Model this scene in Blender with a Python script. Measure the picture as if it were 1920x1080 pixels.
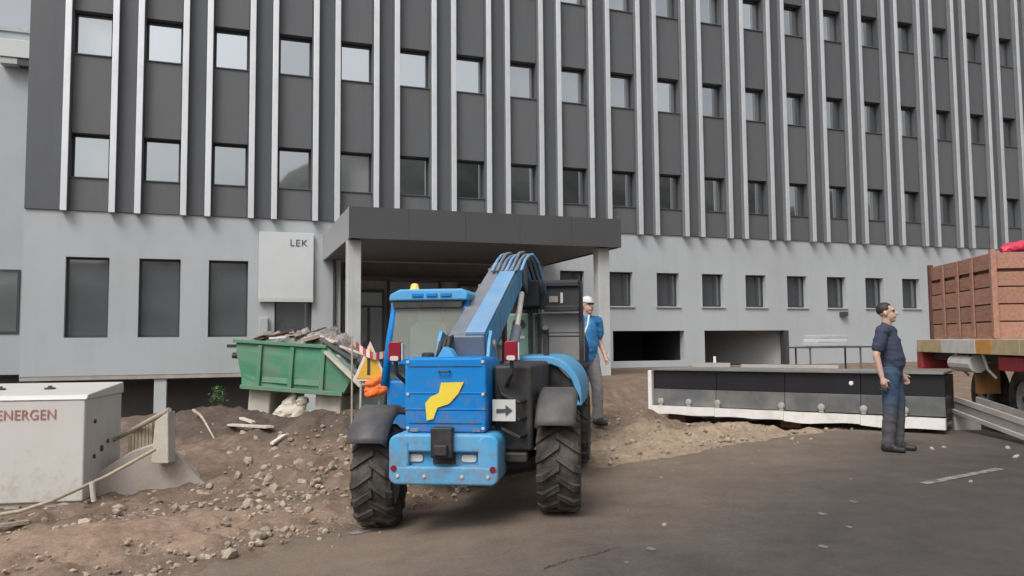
import bpy, bmesh, math, random
import numpy as np
from mathutils import Vector, Matrix, Euler
from mathutils import noise as mnoise

for o in list(bpy.data.objects):
    bpy.data.objects.remove(o)
S = bpy.context.scene
COL = S.collection
R = math.radians
rnd = random.Random(7)

# ------------------------------------------------------------------ camera
CAM_H = 1.35
F_PX, PITCH, ROLL = 1503.4, 0.0668, -0.0080
cam_d = bpy.data.cameras.new('camera')
cam = bpy.data.objects.new('camera', cam_d)
COL.objects.link(cam)
cam_d.sensor_width = 36.0
cam_d.lens = F_PX / 1920 * 36.0
cam_d.clip_start = 0.05
cam_d.clip_end = 3000
_cr, _sr = math.cos(ROLL), math.sin(ROLL)
_fwd = Vector((0, math.cos(PITCH), math.sin(PITCH)))
_up0 = Vector((0, -math.sin(PITCH), math.cos(PITCH)))
_rt0 = Vector((1, 0, 0))
# image right / up once the roll is applied
_rt = _rt0 * _cr - _up0 * (-_sr) * -1 if False else (_rt0 * _cr + _up0 * _sr)
_up = _up0 * _cr - _rt0 * _sr
cam.matrix_world = Matrix((( _rt.x, _up.x, -_fwd.x, 0), (_rt.y, _up.y, -_fwd.y, 0), (_rt.z, _up.z, -_fwd.z, CAM_H), (0, 0, 0, 1)))
S.camera = cam
S.render.resolution_x, S.render.resolution_y = 1024, 576

# ------------------------------------------------------------------ sky, sun, exposure
SUN_EL, SUN_AZ = R(52), R(207)      # azimuth: compass-like from +Y, clockwise (light comes from behind-left of the camera)
w = bpy.data.worlds.new('World'); S.world = w; w.use_nodes = True
nt = w.node_tree; nt.nodes.clear()
sky = nt.nodes.new('ShaderNodeTexSky'); sky.sky_type = 'NISHITA'; sky.sun_disc = False
sky.sun_elevation = SUN_EL; sky.sun_rotation = SUN_AZ
sky.air_density = 1.0; sky.dust_density = 6.0; sky.ozone_density = 1.0
hsv = nt.nodes.new('ShaderNodeHueSaturation'); hsv.inputs['Saturation'].default_value = 0.22
bg = nt.nodes.new('ShaderNodeBackground'); bg.inputs['Strength'].default_value = 0.12
wo = nt.nodes.new('ShaderNodeOutputWorld')
nt.links.new(sky.outputs[0], hsv.inputs['Color']); nt.links.new(hsv.outputs[0], bg.inputs[0]); nt.links.new(bg.outputs[0], wo.inputs[0])
sd = bpy.data.lights.new('sun', 'SUN'); sd.energy = 0.9; sd.angle = R(22); sd.color = (1.0, 0.965, 0.92)
sun = bpy.data.objects.new('sun', sd); COL.objects.link(sun)
_sd = Vector((math.sin(SUN_AZ) * math.cos(SUN_EL), math.cos(SUN_AZ) * math.cos(SUN_EL), math.sin(SUN_EL)))
sun.rotation_euler = (-_sd).to_track_quat('-Z', 'Y').to_euler()
S.view_settings.view_transform = 'Standard'; S.view_settings.look = 'None'
S.view_settings.gamma = 1.0; S.view_settings.use_curve_mapping = False
S.view_settings.exposure = 0.53

# ------------------------------------------------------------------ helpers
def tag(o, label=None, cat=None, group=None, kind=None):
    if label: o['label'] = label
    if cat: o['category'] = cat
    if group: o['group'] = group
    if kind: o['kind'] = kind
    return o

def empty(name, loc=(0, 0, 0), rz=0, label=None, cat=None, group=None):
    o = bpy.data.objects.new(name, None); COL.objects.link(o)
    o.location = loc; o.rotation_euler = (0, 0, rz); o.empty_display_size = 0.2
    return tag(o, label, cat, group)

class MB:
    """collects shapes, builds ONE mesh object"""
    def __init__(s): s.v, s.f, s.m = [], [], []
    def add(s, vs, fs, mi=0):
        n = len(s.v); s.v += [tuple(p) for p in vs]; s.f += [tuple(i + n for i in f) for f in fs]; s.m += [mi] * len(fs)
        return s
    def box(s, a, b, M=None, mi=0):
        (x0, y0, z0), (x1, y1, z1) = a, b
        x0, x1 = min(x0, x1), max(x0, x1); y0, y1 = min(y0, y1), max(y0, y1); z0, z1 = min(z0, z1), max(z0, z1)
        vs = [(x0, y0, z0), (x1, y0, z0), (x1, y1, z0), (x0, y1, z0), (x0, y0, z1), (x1, y0, z1), (x1, y1, z1), (x0, y1, z1)]
        if M is not None: vs = [M @ Vector(p) for p in vs]
        return s.add(vs, [(0, 3, 2, 1), (4, 5, 6, 7), (0, 1, 5, 4), (1, 2, 6, 5), (2, 3, 7, 6), (3, 0, 4, 7)], mi)
    def hexa(s, vs, mi=0):
        return s.add(vs, [(0, 3, 2, 1), (4, 5, 6, 7), (0, 1, 5, 4), (1, 2, 6, 5), (2, 3, 7, 6), (3, 0, 4, 7)], mi)
    def prism(s, poly, d0, d1, axis='y', mi=0, M=None):
        """poly of 2D points extruded along axis; x: poly=(y,z)  y: poly=(x,z)  z: poly=(x,y)"""
        def p3(p, d):
            return {'x': (d, p[0], p[1]), 'y': (p[0], d, p[1]), 'z': (p[0], p[1], d)}[axis]
        n = len(poly); vs = [p3(p, d0) for p in poly] + [p3(p, d1) for p in poly]
        if M is not None: vs = [M @ Vector(p) for p in vs]
        fs = [tuple(range(n)), tuple(range(2 * n - 1, n - 1, -1))] + [(i, i + n, (i + 1) % n + n, (i + 1) % n) for i in range(n)]
        return s.add(vs, fs, mi)
    def tube(s, pts, r, seg=8, mi=0, caps=True):
        pts = [Vector(p) for p in pts]; k = len(pts)
        rs = r if isinstance(r, (list, tuple)) else [r] * k
        vs = []; prev = None
        for i, p in enumerate(pts):
            d = (pts[min(i + 1, k - 1)] - pts[max(i - 1, 0)]).normalized()
            if prev is None:
                a = d.cross(Vector((0, 0, 1)))
                if a.length < 1e-3: a = d.cross(Vector((1, 0, 0)))
            else:
                a = prev - d * prev.dot(d)
            a.normalize(); prev = a; b = d.cross(a)
            for j in range(seg):
                t = 2 * math.pi * j / seg
                vs.append(p + (a * math.cos(t) + b * math.sin(t)) * rs[i])
        fs = []
        for i in range(k - 1):
            for j in range(seg):
                q = (j + 1) % seg
                fs.append((i * seg + j, i * seg + q, (i + 1) * seg + q, (i + 1) * seg + j))
        if caps:
            fs.append(tuple(range(seg - 1, -1, -1))); fs.append(tuple((k - 1) * seg + j for j in range(seg)))
        return s.add(vs, fs, mi)
    def lathe(s, prof, seg=24, axis='z', c=(0, 0, 0), mi=0, closed=False):
        """prof: (radius, height) pairs"""
        vs = []; c = Vector(c)
        for (r, h) in prof:
            for j in range(seg):
                t = 2 * math.pi * j / seg; a, b = r * math.cos(t), r * math.sin(t)
                vs.append(c + Vector({'z': (a, b, h), 'x': (h, a, b), 'y': (a, h, b)}[axis]))
        fs = []; k = len(prof)
        for i in range(k if closed else k - 1):
            i2 = (i + 1) % k
            for j in range(seg):
                q = (j + 1) % seg
                fs.append((i * seg + j, i * seg + q, i2 * seg + q, i2 * seg + j))
        if not closed:
            fs.append(tuple(range(seg - 1, -1, -1))); fs.append(tuple((k - 1) * seg + j for j in range(seg)))
        return s.add(vs, fs, mi)
    def ball(s, c, r, seg=10, rings=7, mi=0, M=None):
        rx, ry, rz = r if isinstance(r, (list, tuple)) else (r, r, r)
        vs = [(0, 0, rz)]
        for i in range(1, rings):
            p = math.pi * i / rings
            for j in range(seg):
                t = 2 * math.pi * j / seg
                vs.append((rx * math.sin(p) * math.cos(t), ry * math.sin(p) * math.sin(t), rz * math.cos(p)))
        vs.append((0, 0, -rz)); fs = []
        for j in range(seg): fs.append((0, 1 + j, 1 + (j + 1) % seg))
        for i in range(rings - 2):
            for j in range(seg):
                a = 1 + i * seg; b = a + seg; q = (j + 1) % seg
                fs.append((a + j, b + j, b + q, a + q))
        a = 1 + (rings - 2) * seg
        for j in range(seg): fs.append((a + j, len(vs) - 1, a + (j + 1) % seg))
        c = Vector(c)
        vs = [(M @ Vector(p) if M is not None else Vector(p)) + c for p in vs]
        return s.add(vs, fs, mi)
    def mesh(s, name, mats):
        me = bpy.data.meshes.new(name); me.from_pydata(s.v, [], s.f)
        bm = bmesh.new(); bm.from_mesh(me); bmesh.ops.recalc_face_normals(bm, faces=bm.faces); bm.to_mesh(me); bm.free()
        for m in (mats if isinstance(mats, (list, tuple)) else [mats]): me.materials.append(m)
        me.polygons.foreach_set('material_index', s.m)
        return me
    def build(s, name, mats, parent=None, bevel=0, smooth=False, seg=2, **tags):
        me = s.mesh(name, mats)
        if smooth: me.polygons.foreach_set('use_smooth', [True] * len(me.polygons))
        o = bpy.data.objects.new(name, me); COL.objects.link(o); o.parent = parent
        if bevel:
            b = o.modifiers.new('bevel', 'BEVEL'); b.width = bevel; b.segments = seg; b.limit_method = 'ANGLE'; b.angle_limit = R(40)
            me.polygons.foreach_set('use_smooth', [True] * len(me.polygons))
            try:
                b.harden_normals = True
            except Exception: pass
        return tag(o, tags.get('label'), tags.get('cat'), tags.get('group'), tags.get('kind'))

def link_mesh(name, me, parent=None, loc=(0, 0, 0), rot=(0, 0, 0), scale=(1, 1, 1)):
    o = bpy.data.objects.new(name, me); COL.objects.link(o); o.parent = parent
    o.location = loc; o.rotation_euler = rot; o.scale = scale
    return o

def text_mesh(txt, size, mat, depth=0.002, shear=0.0, spacing=1.0):
    cu = bpy.data.curves.new('txt', 'FONT'); cu.body = txt; cu.size = size; cu.extrude = depth; cu.shear = shear
    cu.space_character = spacing
    o = bpy.data.objects.new('txt', cu); COL.objects.link(o)
    dg = bpy.context.evaluated_depsgraph_get(); dg.update()
    me = bpy.data.meshes.new_from_object(o.evaluated_get(dg)); bpy.data.objects.remove(o)
    me.materials.clear(); me.materials.append(mat)
    return me

# ------------------------------------------------------------------ materials
MATS = {}
def mat(name, col, rough=0.7, metal=0.0, var=0.12, scale=6.0, bump=0.0, bscale=40.0, spec=0.5, dirt=None, dirt_amt=0.0, dirt_scale=1.5, coords='Object', stretch=None, emit=None, objvar=0.0, streak=0.0):
    m = bpy.data.materials.new(name); m.use_nodes = True; t = m.node_tree; N = t.nodes; L = t.links
    b = N['Principled BSDF']; b.inputs['Roughness'].default_value = rough; b.inputs['Metallic'].default_value = metal
    b.inputs['Specular IOR Level'].default_value = spec
    tc = N.new('ShaderNodeTexCoord'); src = tc.outputs[coords]
    if stretch:
        mp = N.new('ShaderNodeMapping'); mp.inputs['Scale'].default_value = stretch; L.new(src, mp.inputs[0]); src = mp.outputs[0]
    n1 = N.new('ShaderNodeTexNoise'); n1.inputs['Scale'].default_value = scale; n1.inputs['Detail'].default_value = 6; L.new(src, n1.inputs['Vector'])
    rp = N.new('ShaderNodeValToRGB'); e = rp.color_ramp.elements
    e[0].position = 0.3; e[1].position = 0.72
    e[0].color = (*[max(0, c * (1 - var)) for c in col], 1); e[1].color = (*[min(1, c * (1 + var)) for c in col], 1)
    L.new(n1.outputs[0], rp.inputs[0]); out = rp.outputs[0]
    if dirt:
        n2 = N.new('ShaderNodeTexNoise'); n2.inputs['Scale'].default_value = dirt_scale; n2.inputs['Detail'].default_value = 9; n2.inputs['Roughness'].default_value = 0.65
        L.new(src, n2.inputs['Vector'])
        r2 = N.new('ShaderNodeValToRGB'); r2.color_ramp.elements[0].position = 0.5 - 0.28 * dirt_amt; r2.color_ramp.elements[1].position = 0.78 - 0.2 * dirt_amt
        r2.color_ramp.elements[1].color = (min(1, .3 + dirt_amt),) * 3 + (1,)
        L.new(n2.outputs[0], r2.inputs[0])
        mx = N.new('ShaderNodeMix'); mx.data_type = 'RGBA'; L.new(r2.outputs[0], mx.inputs[0]); L.new(out, mx.inputs[6]); mx.inputs[7].default_value = (*dirt, 1); out = mx.outputs[2]
        rr = N.new('ShaderNodeMapRange'); L.new(r2.outputs[0], rr.inputs[0]); rr.inputs[3].default_value = rough; rr.inputs[4].default_value = max(rough, 0.85); L.new(rr.outputs[0], b.inputs['Roughness'])
    if streak:
        mp2 = N.new('ShaderNodeMapping'); mp2.inputs['Scale'].default_value = (1.1, 1.1, 0.09); L.new(tc.outputs[coords], mp2.inputs[0])
        ns = N.new('ShaderNodeTexNoise'); ns.inputs['Scale'].default_value = 2.0; ns.inputs['Detail'].default_value = 7; ns.inputs['Roughness'].default_value = 0.7; L.new(mp2.outputs[0], ns.inputs['Vector'])
        rs_ = N.new('ShaderNodeValToRGB'); rs_.color_ramp.elements[0].position = .42; rs_.color_ramp.elements[1].position = .75
        rs_.color_ramp.elements[0].color = (1, 1, 1, 1); rs_.color_ramp.elements[1].color = (1 - streak, 1 - streak, 1 - streak * 1.05, 1); L.new(ns.outputs[0], rs_.inputs[0])
        ms = N.new('ShaderNodeMix'); ms.data_type = 'RGBA'; ms.blend_type = 'MULTIPLY'; ms.inputs[0].default_value = 1; L.new(out, ms.inputs[6]); L.new(rs_.outputs[0], ms.inputs[7]); out = ms.outputs[2]
    if objvar:
        oi = N.new('ShaderNodeObjectInfo'); mr_ = N.new('ShaderNodeMapRange'); L.new(oi.outputs['Random'], mr_.inputs[0]); mr_.inputs[3].default_value = 1 - objvar; mr_.inputs[4].default_value = 1 + objvar
        mo = N.new('ShaderNodeHueSaturation'); L.new(mr_.outputs[0], mo.inputs['Value']); L.new(out, mo.inputs['Color']); out = mo.outputs[0]
    L.new(out, b.inputs['Base Color'])
    if bump:
        n3 = N.new('ShaderNodeTexNoise'); n3.inputs['Scale'].default_value = bscale; n3.inputs['Detail'].default_value = 5; L.new(src, n3.inputs['Vector'])
        bp = N.new('ShaderNodeBump'); bp.inputs['Strength'].default_value = bump; bp.inputs['Distance'].default_value = 0.02; L.new(n3.outputs[0], bp.inputs['Height']); L.new(bp.outputs[0], b.inputs['Normal'])
    if emit:
        b.inputs['Emission Color'].default_value = (*emit, 1); b.inputs['Emission Strength'].default_value = 1
    MATS[name] = m
    return m

DUST = (0.26, 0.21, 0.165)
M_base = mat('plaster', (0.41, 0.435, 0.455), 0.85, streak=0.07, var=0.05, scale=0.7, bump=0.12, bscale=60, dirt=(0.30, 0.31, 0.31), dirt_amt=0.25, dirt_scale=0.35)
M_wing = mat('wing_plaster', (0.39, 0.42, 0.44), 0.85, streak=0.05, var=0.05, scale=0.6, bump=0.1, bscale=60)
M_clad = mat('cladding', (0.104, 0.110, 0.118), 0.55, objvar=0.07, streak=0.18, var=0.06, scale=0.5, bump=0.06, bscale=90, dirt=(0.115, 0.115, 0.113), dirt_amt=0.3, dirt_scale=0.6)
M_clad2 = mat('cladding_strip', (0.092, 0.098, 0.106), 0.5, objvar=0.08, streak=0.15, var=0.05, scale=0.5, bump=0.05, bscale=90)
M_fin = mat('aluminium_fin', (0.76, 0.775, 0.80), 0.38, objvar=0.05, streak=0.15, metal=0.6, var=0.05, scale=1.2, dirt=(0.45, 0.45, 0.45), dirt_amt=0.15, dirt_scale=0.9)
M_reveal = mat('reveal', (0.05, 0.052, 0.056), 0.6, var=0.05)
M_frame = mat('window_frame', (0.045, 0.047, 0.05), 0.45, var=0.05)
M_canopy = mat('canopy_cladding', (0.066, 0.069, 0.071), 0.5, var=0.06, scale=0.6, bump=0.05, bscale=70)
M_canopy_side = mat('canopy_side_sheet', (0.30, 0.31, 0.32), 0.5, var=0.05, scale=0.6)
M_soffit = mat('soffit', (0.11, 0.112, 0.115), 0.6, var=0.05)
M_col = mat('column_plaster', (0.46, 0.48, 0.49), 0.8, streak=0.15, var=0.05, scale=1.2, dirt=(0.33, 0.32, 0.3), dirt_amt=0.2)
M_white = mat('white_board', (0.55, 0.57, 0.58), 0.5, var=0.03, scale=2)
M_dark_in = mat('dark_interior', (0.03, 0.031, 0.033), 0.8, var=0.1)
M_basement = mat('basement_concrete', (0.13, 0.125, 0.12), 0.9, var=0.2, scale=1.2, bump=0.2)
M_print = mat('dark_print', (0.05, 0.05, 0.055), 0.6, var=0.05)
M_conc = mat('concrete', (0.38, 0.355, 0.33), 0.9, var=0.12, scale=3, bump=0.35, bscale=45, dirt=(0.27, 0.22, 0.18), dirt_amt=0.4, dirt_scale=2)
M_cream = mat('cream_concrete', (0.50, 0.47, 0.41), 0.9, var=0.1, scale=4, bump=0.3, bscale=40, dirt=(0.3, 0.25, 0.2), dirt_amt=0.3, dirt_scale=3)
M_galv = mat('galvanised_pipe', (0.48, 0.46, 0.42), 0.5, metal=0.2, var=0.12, scale=12)
M_woodrail = mat('weathered_timber', (0.36, 0.31, 0.235), 0.85, var=0.2, scale=8, stretch=(1, 8, 8), bump=0.2)
M_plank = mat('raw_plank', (0.56, 0.50, 0.43), 0.85, var=0.18, scale=9, bump=0.2)
M_gen = mat('generator_paint', (0.53, 0.525, 0.50), 0.4, streak=0.08, var=0.025, scale=1.5, dirt=(0.42, 0.39, 0.345), dirt_amt=0.15, dirt_scale=1.2)
M_gen_side = M_gen
M_red_print = mat('red_print', (0.36, 0.14, 0.12), 0.6, var=0.15, scale=20)
M_green = mat('skip_green', (0.05, 0.26, 0.145), 0.6, var=0.2, scale=3, dirt=(0.15, 0.17, 0.13), dirt_amt=0.5, dirt_scale=3.0, bump=0.1)
M_rubble = mat('rubble', (0.20, 0.19, 0.185), 0.95, var=0.6, scale=9, bump=0.8, bscale=14, dirt=(.33, .28, .25), dirt_amt=.5, dirt_scale=6)
M_blue = mat('machine_blue', (0.002, 0.18, 0.52), 0.5, spec=0.25, var=0.06, scale=4, dirt=(0.02, 0.19, 0.46), dirt_amt=0.22, dirt_scale=2.0)
M_lblue = mat('machine_light_blue', (0.055, 0.325, 0.60), 0.5, spec=0.3, var=0.08, scale=4, dirt=(0.20, 0.31, 0.42), dirt_amt=0.4, dirt_scale=2.2)
M_boomblue = mat('boom_dusty_blue', (0.13, 0.29, 0.50), 0.5, var=0.1, scale=4, dirt=(0.25, 0.32, 0.38), dirt_amt=0.4, dirt_scale=2.5)
M_boomgrey = mat('boom_grey', (0.15, 0.175, 0.215), 0.5, var=0.12, scale=6, dirt=DUST, dirt_amt=0.25, dirt_scale=3)
def add_mud(m, z0, z1, col=(.17, .13, .10)):
    t = m.node_tree; N = t.nodes; L = t.links; b = N['Principled BSDF']; src = b.inputs['Base Color'].links[0].from_socket
    tc = N.new('ShaderNodeTexCoord'); sx = N.new('ShaderNodeSeparateXYZ'); L.new(tc.outputs['Object'], sx.inputs[0])
    mr = N.new('ShaderNodeMapRange'); L.new(sx.outputs[2], mr.inputs[0]); mr.inputs[1].default_value = z1; mr.inputs[2].default_value = z0; mr.inputs[3].default_value = -.12; mr.inputs[4].default_value = .16
    n = N.new('ShaderNodeTexNoise'); n.inputs['Scale'].default_value = 9; n.inputs['Detail'].default_value = 10; n.inputs['Roughness'].default_value = .75; L.new(tc.outputs['Object'], n.inputs['Vector'])
    a = N.new('ShaderNodeMath'); a.operation = 'ADD'; L.new(n.outputs[0], a.inputs[0]); L.new(mr.outputs[0], a.inputs[1])
    r = N.new('ShaderNodeValToRGB'); r.color_ramp.elements[0].position = .56; r.color_ramp.elements[1].position = .70; r.color_ramp.elements[1].color = (.45, .45, .45, 1); L.new(a.outputs[0], r.inputs[0])
    x = N.new('ShaderNodeMix'); x.data_type = 'RGBA'; L.new(r.outputs[0], x.inputs[0]); L.new(src, x.inputs[6]); x.inputs[7].default_value = (*col, 1); L.new(x.outputs[2], b.inputs['Base Color'])
add_mud(M_blue, .6, 1.5); add_mud(M_lblue, .3, 1.3); add_mud(M_green, .45, 1.4, (.2, .17, .13)); add_mud(M_gen, .0, .8, (.36, .30, .24))
M_black = mat('black_metal', (0.018, 0.018, 0.02), 0.55, var=0.3, scale=8, dirt=(0.07, 0.06, 0.052), dirt_amt=0.4, dirt_scale=4)
M_rubber = mat('tyre_rubber', (0.024, 0.023, 0.022), 0.8, var=0.25, scale=10, dirt=(0.115, 0.095, 0.078), dirt_amt=0.5, dirt_scale=5, bump=0.3, bscale=60)
M_guard = mat('guard_plastic', (0.05, 0.05, 0.054), 0.5, var=0.15, scale=5, dirt=(0.14, 0.125, 0.115), dirt_amt=0.4, dirt_scale=4, bump=0.1)
M_yellow = mat('yellow_decal', (0.72, 0.56, 0.05), 0.5, var=0.05)
M_plate = mat('plate_white', (0.50, 0.50, 0.47), 0.5, var=0.05)
M_rim = mat('rim_paint', (0.42, 0.42, 0.42), 0.55, var=0.1, dirt=DUST, dirt_amt=0.5, dirt_scale=5)
M_hose = mat('hose', (0.02, 0.02, 0.022), 0.6, var=0.1)
M_seat = mat('seat_cloth', (0.42, 0.45, 0.42), 0.8, var=0.08)
M_beacon = mat('amber_lens', (0.85, 0.58, 0.12), 0.25, var=0.05)
M_redlens = mat('red_lens', (0.20, 0.008, 0.02), 0.25, var=0.1)
M_loadgrey = mat('cabinet_grey', (0.23, 0.23, 0.225), 0.6, var=0.1, dirt=DUST, dirt_amt=0.2)
M_loadgreen = mat('cabinet_green', (0.16, 0.27, 0.22), 0.5, var=0.08)
M_steelgrey = mat('panel_grey', (0.085, 0.088, 0.09), 0.5, objvar=0.2, var=0.15, scale=2, dirt=(0.25, 0.23, 0.2), dirt_amt=0.25)
M_steelblack = mat('panel_black', (0.010, 0.010, 0.013), 0.4, var=0.2, scale=2)
M_steeltop = mat('panel_top', (0.34, 0.335, 0.33), 0.6, var=0.1, scale=2, dirt=DUST, dirt_amt=0.3)
M_deck = mat('deck_dark', (0.15, 0.15, 0.152), 0.4, var=0.15, scale=2, dirt=(0.26, 0.23, 0.2), dirt_amt=0.3)
M_whitepaint = mat('white_paint', (0.70, 0.69, 0.66), 0.6, var=0.06, scale=4, dirt=(0.4, 0.35, 0.29), dirt_amt=0.3, dirt_scale=4)
M_rust = mat('red_brown_board', (0.33, 0.165, 0.115), 0.8, objvar=0.12, var=0.25, scale=5, stretch=(5, 1, 5), bump=0.25, dirt=(0.34, 0.21, 0.15), dirt_amt=0.35, dirt_scale=3)
M_rustdark = mat('dark_gap_board', (0.10, 0.045, 0.035), 0.85, var=0.2)
M_bed = mat('bed_timber', (0.42, 0.33, 0.20), 0.75, var=0.2, scale=5, bump=0.2)
M_bedwhite = mat('bed_white', (0.52, 0.50, 0.46), 0.6, var=0.1)
M_bedorange = mat('bed_orange', (0.52, 0.25, 0.06), 0.6, var=0.15)
M_flap = mat('orange_flap', (0.36, 0.17, 0.065), 0.7, var=0.15)
M_truckred = mat('truck_red', (0.36, 0.02, 0.035), 0.4, var=0.1, dirt=(0.2, 0.1, 0.08), dirt_amt=0.2)
M_alu = mat('ramp_aluminium', (0.46, 0.44, 0.42), 0.5, metal=0.2, var=0.15, scale=6, dirt=DUST, dirt_amt=0.3)
M_bagblue = mat('blue_bag', (0.03, 0.21, 0.47), 0.6, var=0.12, scale=6, bump=0.3, bscale=12)
M_navy = mat('navy_cloth', (0.035, 0.042, 0.075), 0.9, var=0.15, scale=12, bump=0.25, bscale=18)
M_navy2 = mat('dark_work_cloth', (0.02, 0.03, 0.085), 0.9, var=0.15, scale=12, bump=0.25, bscale=18)
M_jeans = mat('jeans', (0.035, 0.062, 0.11), 0.9, var=0.25, scale=7, bump=0.3, bscale=20)
_t = M_jeans.node_tree; _b = _t.nodes['Principled BSDF']; _src = _b.inputs['Base Color'].links[0].from_socket
_tc = _t.nodes.new('ShaderNodeTexCoord'); _sx = _t.nodes.new('ShaderNodeSeparateXYZ'); _t.links.new(_tc.outputs['Object'], _sx.inputs[0])
_mr = _t.nodes.new('ShaderNodeMapRange'); _t.links.new(_sx.outputs[2], _mr.inputs[0]); _mr.inputs[1].default_value = .66; _mr.inputs[2].default_value = .40; _mr.inputs[4].default_value = .85
_mx = _t.nodes.new('ShaderNodeMix'); _mx.data_type = 'RGBA'; _t.links.new(_mr.outputs[0], _mx.inputs[0]); _t.links.new(_src, _mx.inputs[6]); _mx.inputs[7].default_value = (.075, .066, .068, 1); _t.links.new(_mx.outputs[2], _b.inputs['Base Color'])
M_greytrouser = mat('grey_trousers', (0.10, 0.095, 0.10), 0.9, var=0.15, scale=9, bump=0.3, bscale=20)
M_skin = mat('skin', (0.47, 0.30, 0.235), 0.55, var=0.08, scale=20)
M_hair = mat('hair', (0.02, 0.016, 0.014), 0.6, var=0.2)
M_shoe = mat('shoe', (0.018, 0.017, 0.018), 0.6, var=0.2)
M_capwhite = mat('cap_white', (0.55, 0.55, 0.55), 0.7, var=0.05)
M_stone = mat('stone', (0.42, 0.36, 0.29), 0.9, var=0.3, scale=7, bump=0.4, bscale=25, dirt=(0.24, 0.185, 0.14), dirt_amt=0.4, dirt_scale=5)
M_orange = mat('orange_fabric', (0.80, 0.17, 0.03), 0.7, var=0.12, scale=10, bump=0.2)
M_signyellow = mat('sign_yellow', (0.70, 0.43, 0.05), 0.5, var=0.06)
M_tapewhite = mat('tape_white', (0.70, 0.62, 0.60), 0.6, var=0.05)
M_tapered = mat('tape_red', (0.50, 0.07, 0.06), 0.6, var=0.05)
M_leaf = mat('leaf', (0.055, 0.11, 0.035), 0.6, var=0.4, scale=15)
M_branch = mat('dry_branch', (0.40, 0.35, 0.27), 0.9, var=0.25, scale=14)
M_tarp = mat('dark_tarp', (0.045, 0.045, 0.045), 0.7, var=0.3, scale=5, bump=0.4, bscale=8)
M_bagwhite = mat('sack_cloth', (0.50, 0.465, 0.385), 0.85, var=0.12, scale=6, bump=0.3, bscale=25)
M_mark = None

def glass_mat(name, refl, dark, rough=0.03, tint=(0.9, 0.95, 0.97)):
    m = bpy.data.materials.new(name); m.use_nodes = True; t = m.node_tree; N = t.nodes; L = t.links
    b = N['Principled BSDF']; b.inputs['Base Color'].default_value = (*dark, 1); b.inputs['Roughness'].default_value = 0.25
    g = N.new('ShaderNodeBsdfGlossy'); g.inputs['Color'].default_value = (*tint, 1); g.inputs['Roughness'].default_value = rough
    tc = N.new('ShaderNodeTexCoord'); n = N.new('ShaderNodeTexNoise'); n.inputs['Scale'].default_value = 1.3; n.inputs['Detail'].default_value = 1
    L.new(tc.outputs['Object'], n.inputs['Vector'])
    bp = N.new('ShaderNodeBump'); bp.inputs['Strength'].default_value = 0.02; bp.inputs['Distance'].default_value = 0.05; L.new(n.outputs[0], bp.inputs['Height']); L.new(bp.outputs[0], g.inputs['Normal'])
    mx = N.new('ShaderNodeMixShader'); mx.inputs[0].default_value = refl
    L.new(b.outputs[0], mx.inputs[1]); L.new(g.outputs[0], mx.inputs[2]); L.new(mx.outputs[0], N['Material Output'].inputs['Surface'])
    return m
M_glass = glass_mat('coated_glass', 0.72, (0.03, 0.034, 0.036))
M_glass_b = glass_mat('coated_glass_soft', 0.5, (0.12, 0.13, 0.135))
M_glass_c = glass_mat('glass_over_blind', 0.45, (0.34, 0.35, 0.35))
M_glass_d = glass_mat('glass_dark_room', 0.5, (0.015, 0.016, 0.018))
M_glass_low = glass_mat('ground_floor_glass', 0.22, (0.07, 0.074, 0.083))
M_glass_dark = glass_mat('entrance_glass', 0.3, (0.11, 0.11, 0.12))
def clear_glass(name):
    m = bpy.data.materials.new(name); m.use_nodes = True; t = m.node_tree; N = t.nodes; L = t.links
    tr = N.new('ShaderNodeBsdfTransparent'); tr.inputs[0].default_value = (0.80, 0.88, 0.86, 1)
    g = N.new('ShaderNodeBsdfGlossy'); g.inputs['Roughness'].default_value = 0.05
    d = N.new('ShaderNodeBsdfDiffuse'); d.inputs[0].default_value = (0.55, 0.55, 0.5, 1)
    m1 = N.new('ShaderNodeMixShader'); m1.inputs[0].default_value = 0.12
    m2 = N.new('ShaderNodeMixShader'); m2.inputs[0].default_value = 0.26
    L.new(tr.outputs[0], m1.inputs[1]); L.new(g.outputs[0], m1.inputs[2]); L.new(m1.outputs[0], m2.inputs[1]); L.new(d.outputs[0], m2.inputs[2])
    L.new(m2.outputs[0], N['Material Output'].inputs['Surface'])
    return m
M_cabglass = clear_glass('cab_glass')

# ------------------------------------------------------------------ ground heights and pixel rays
EDGE = [(-9.5, -9.0), (-5.6, -0.6), (-3.15, 3.7), (-2.42, 5.05), (-1.5, 6.4), (-0.1, 7.9), (1.44, 9.1), (3.7, 11.25), (6.4, 13.0), (10.5, 15.0), (20, 19.5), (60, 37), (160, 80)]
def sstep(a, b, x):
    t = np.clip((x - a) / (b - a), 0, 1); return t * t * (3 - 2 * t)
def camber(x, y):
    return -0.15 * sstep(0.25, -1.25, x) * (1 - sstep(8.0, 9.6, y)) * sstep(2.0, 4.5, y)
def edge_dist(x, y):
    """positive on the road side"""
    best = np.full(np.shape(x), 1e9); sgn = np.ones(np.shape(x))
    for (a, b) in zip(EDGE[:-1], EDGE[1:]):
        dx, dy = b[0] - a[0], b[1] - a[1]; l2 = dx * dx + dy * dy
        t = np.clip(((x - a[0]) * dx + (y - a[1]) * dy) / l2, 0, 1)
        qx, qy = x - (a[0] + t * dx), y - (a[1] + t * dy); d = np.hypot(qx, qy)
        s = np.sign(dy * qx - dx * qy); u = d < best
        best = np.where(u, d, best); sgn = np.where(u, s, sgn)
    return best * sgn
def gauss(x, y, cx, cy, rx, ry, a=0):
    c, s = math.cos(a), math.sin(a); u = (x - cx) * c + (y - cy) * s; v = -(x - cx) * s + (y - cy) * c
    return np.exp(-(u / rx) ** 2 - (v / ry) ** 2)
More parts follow.
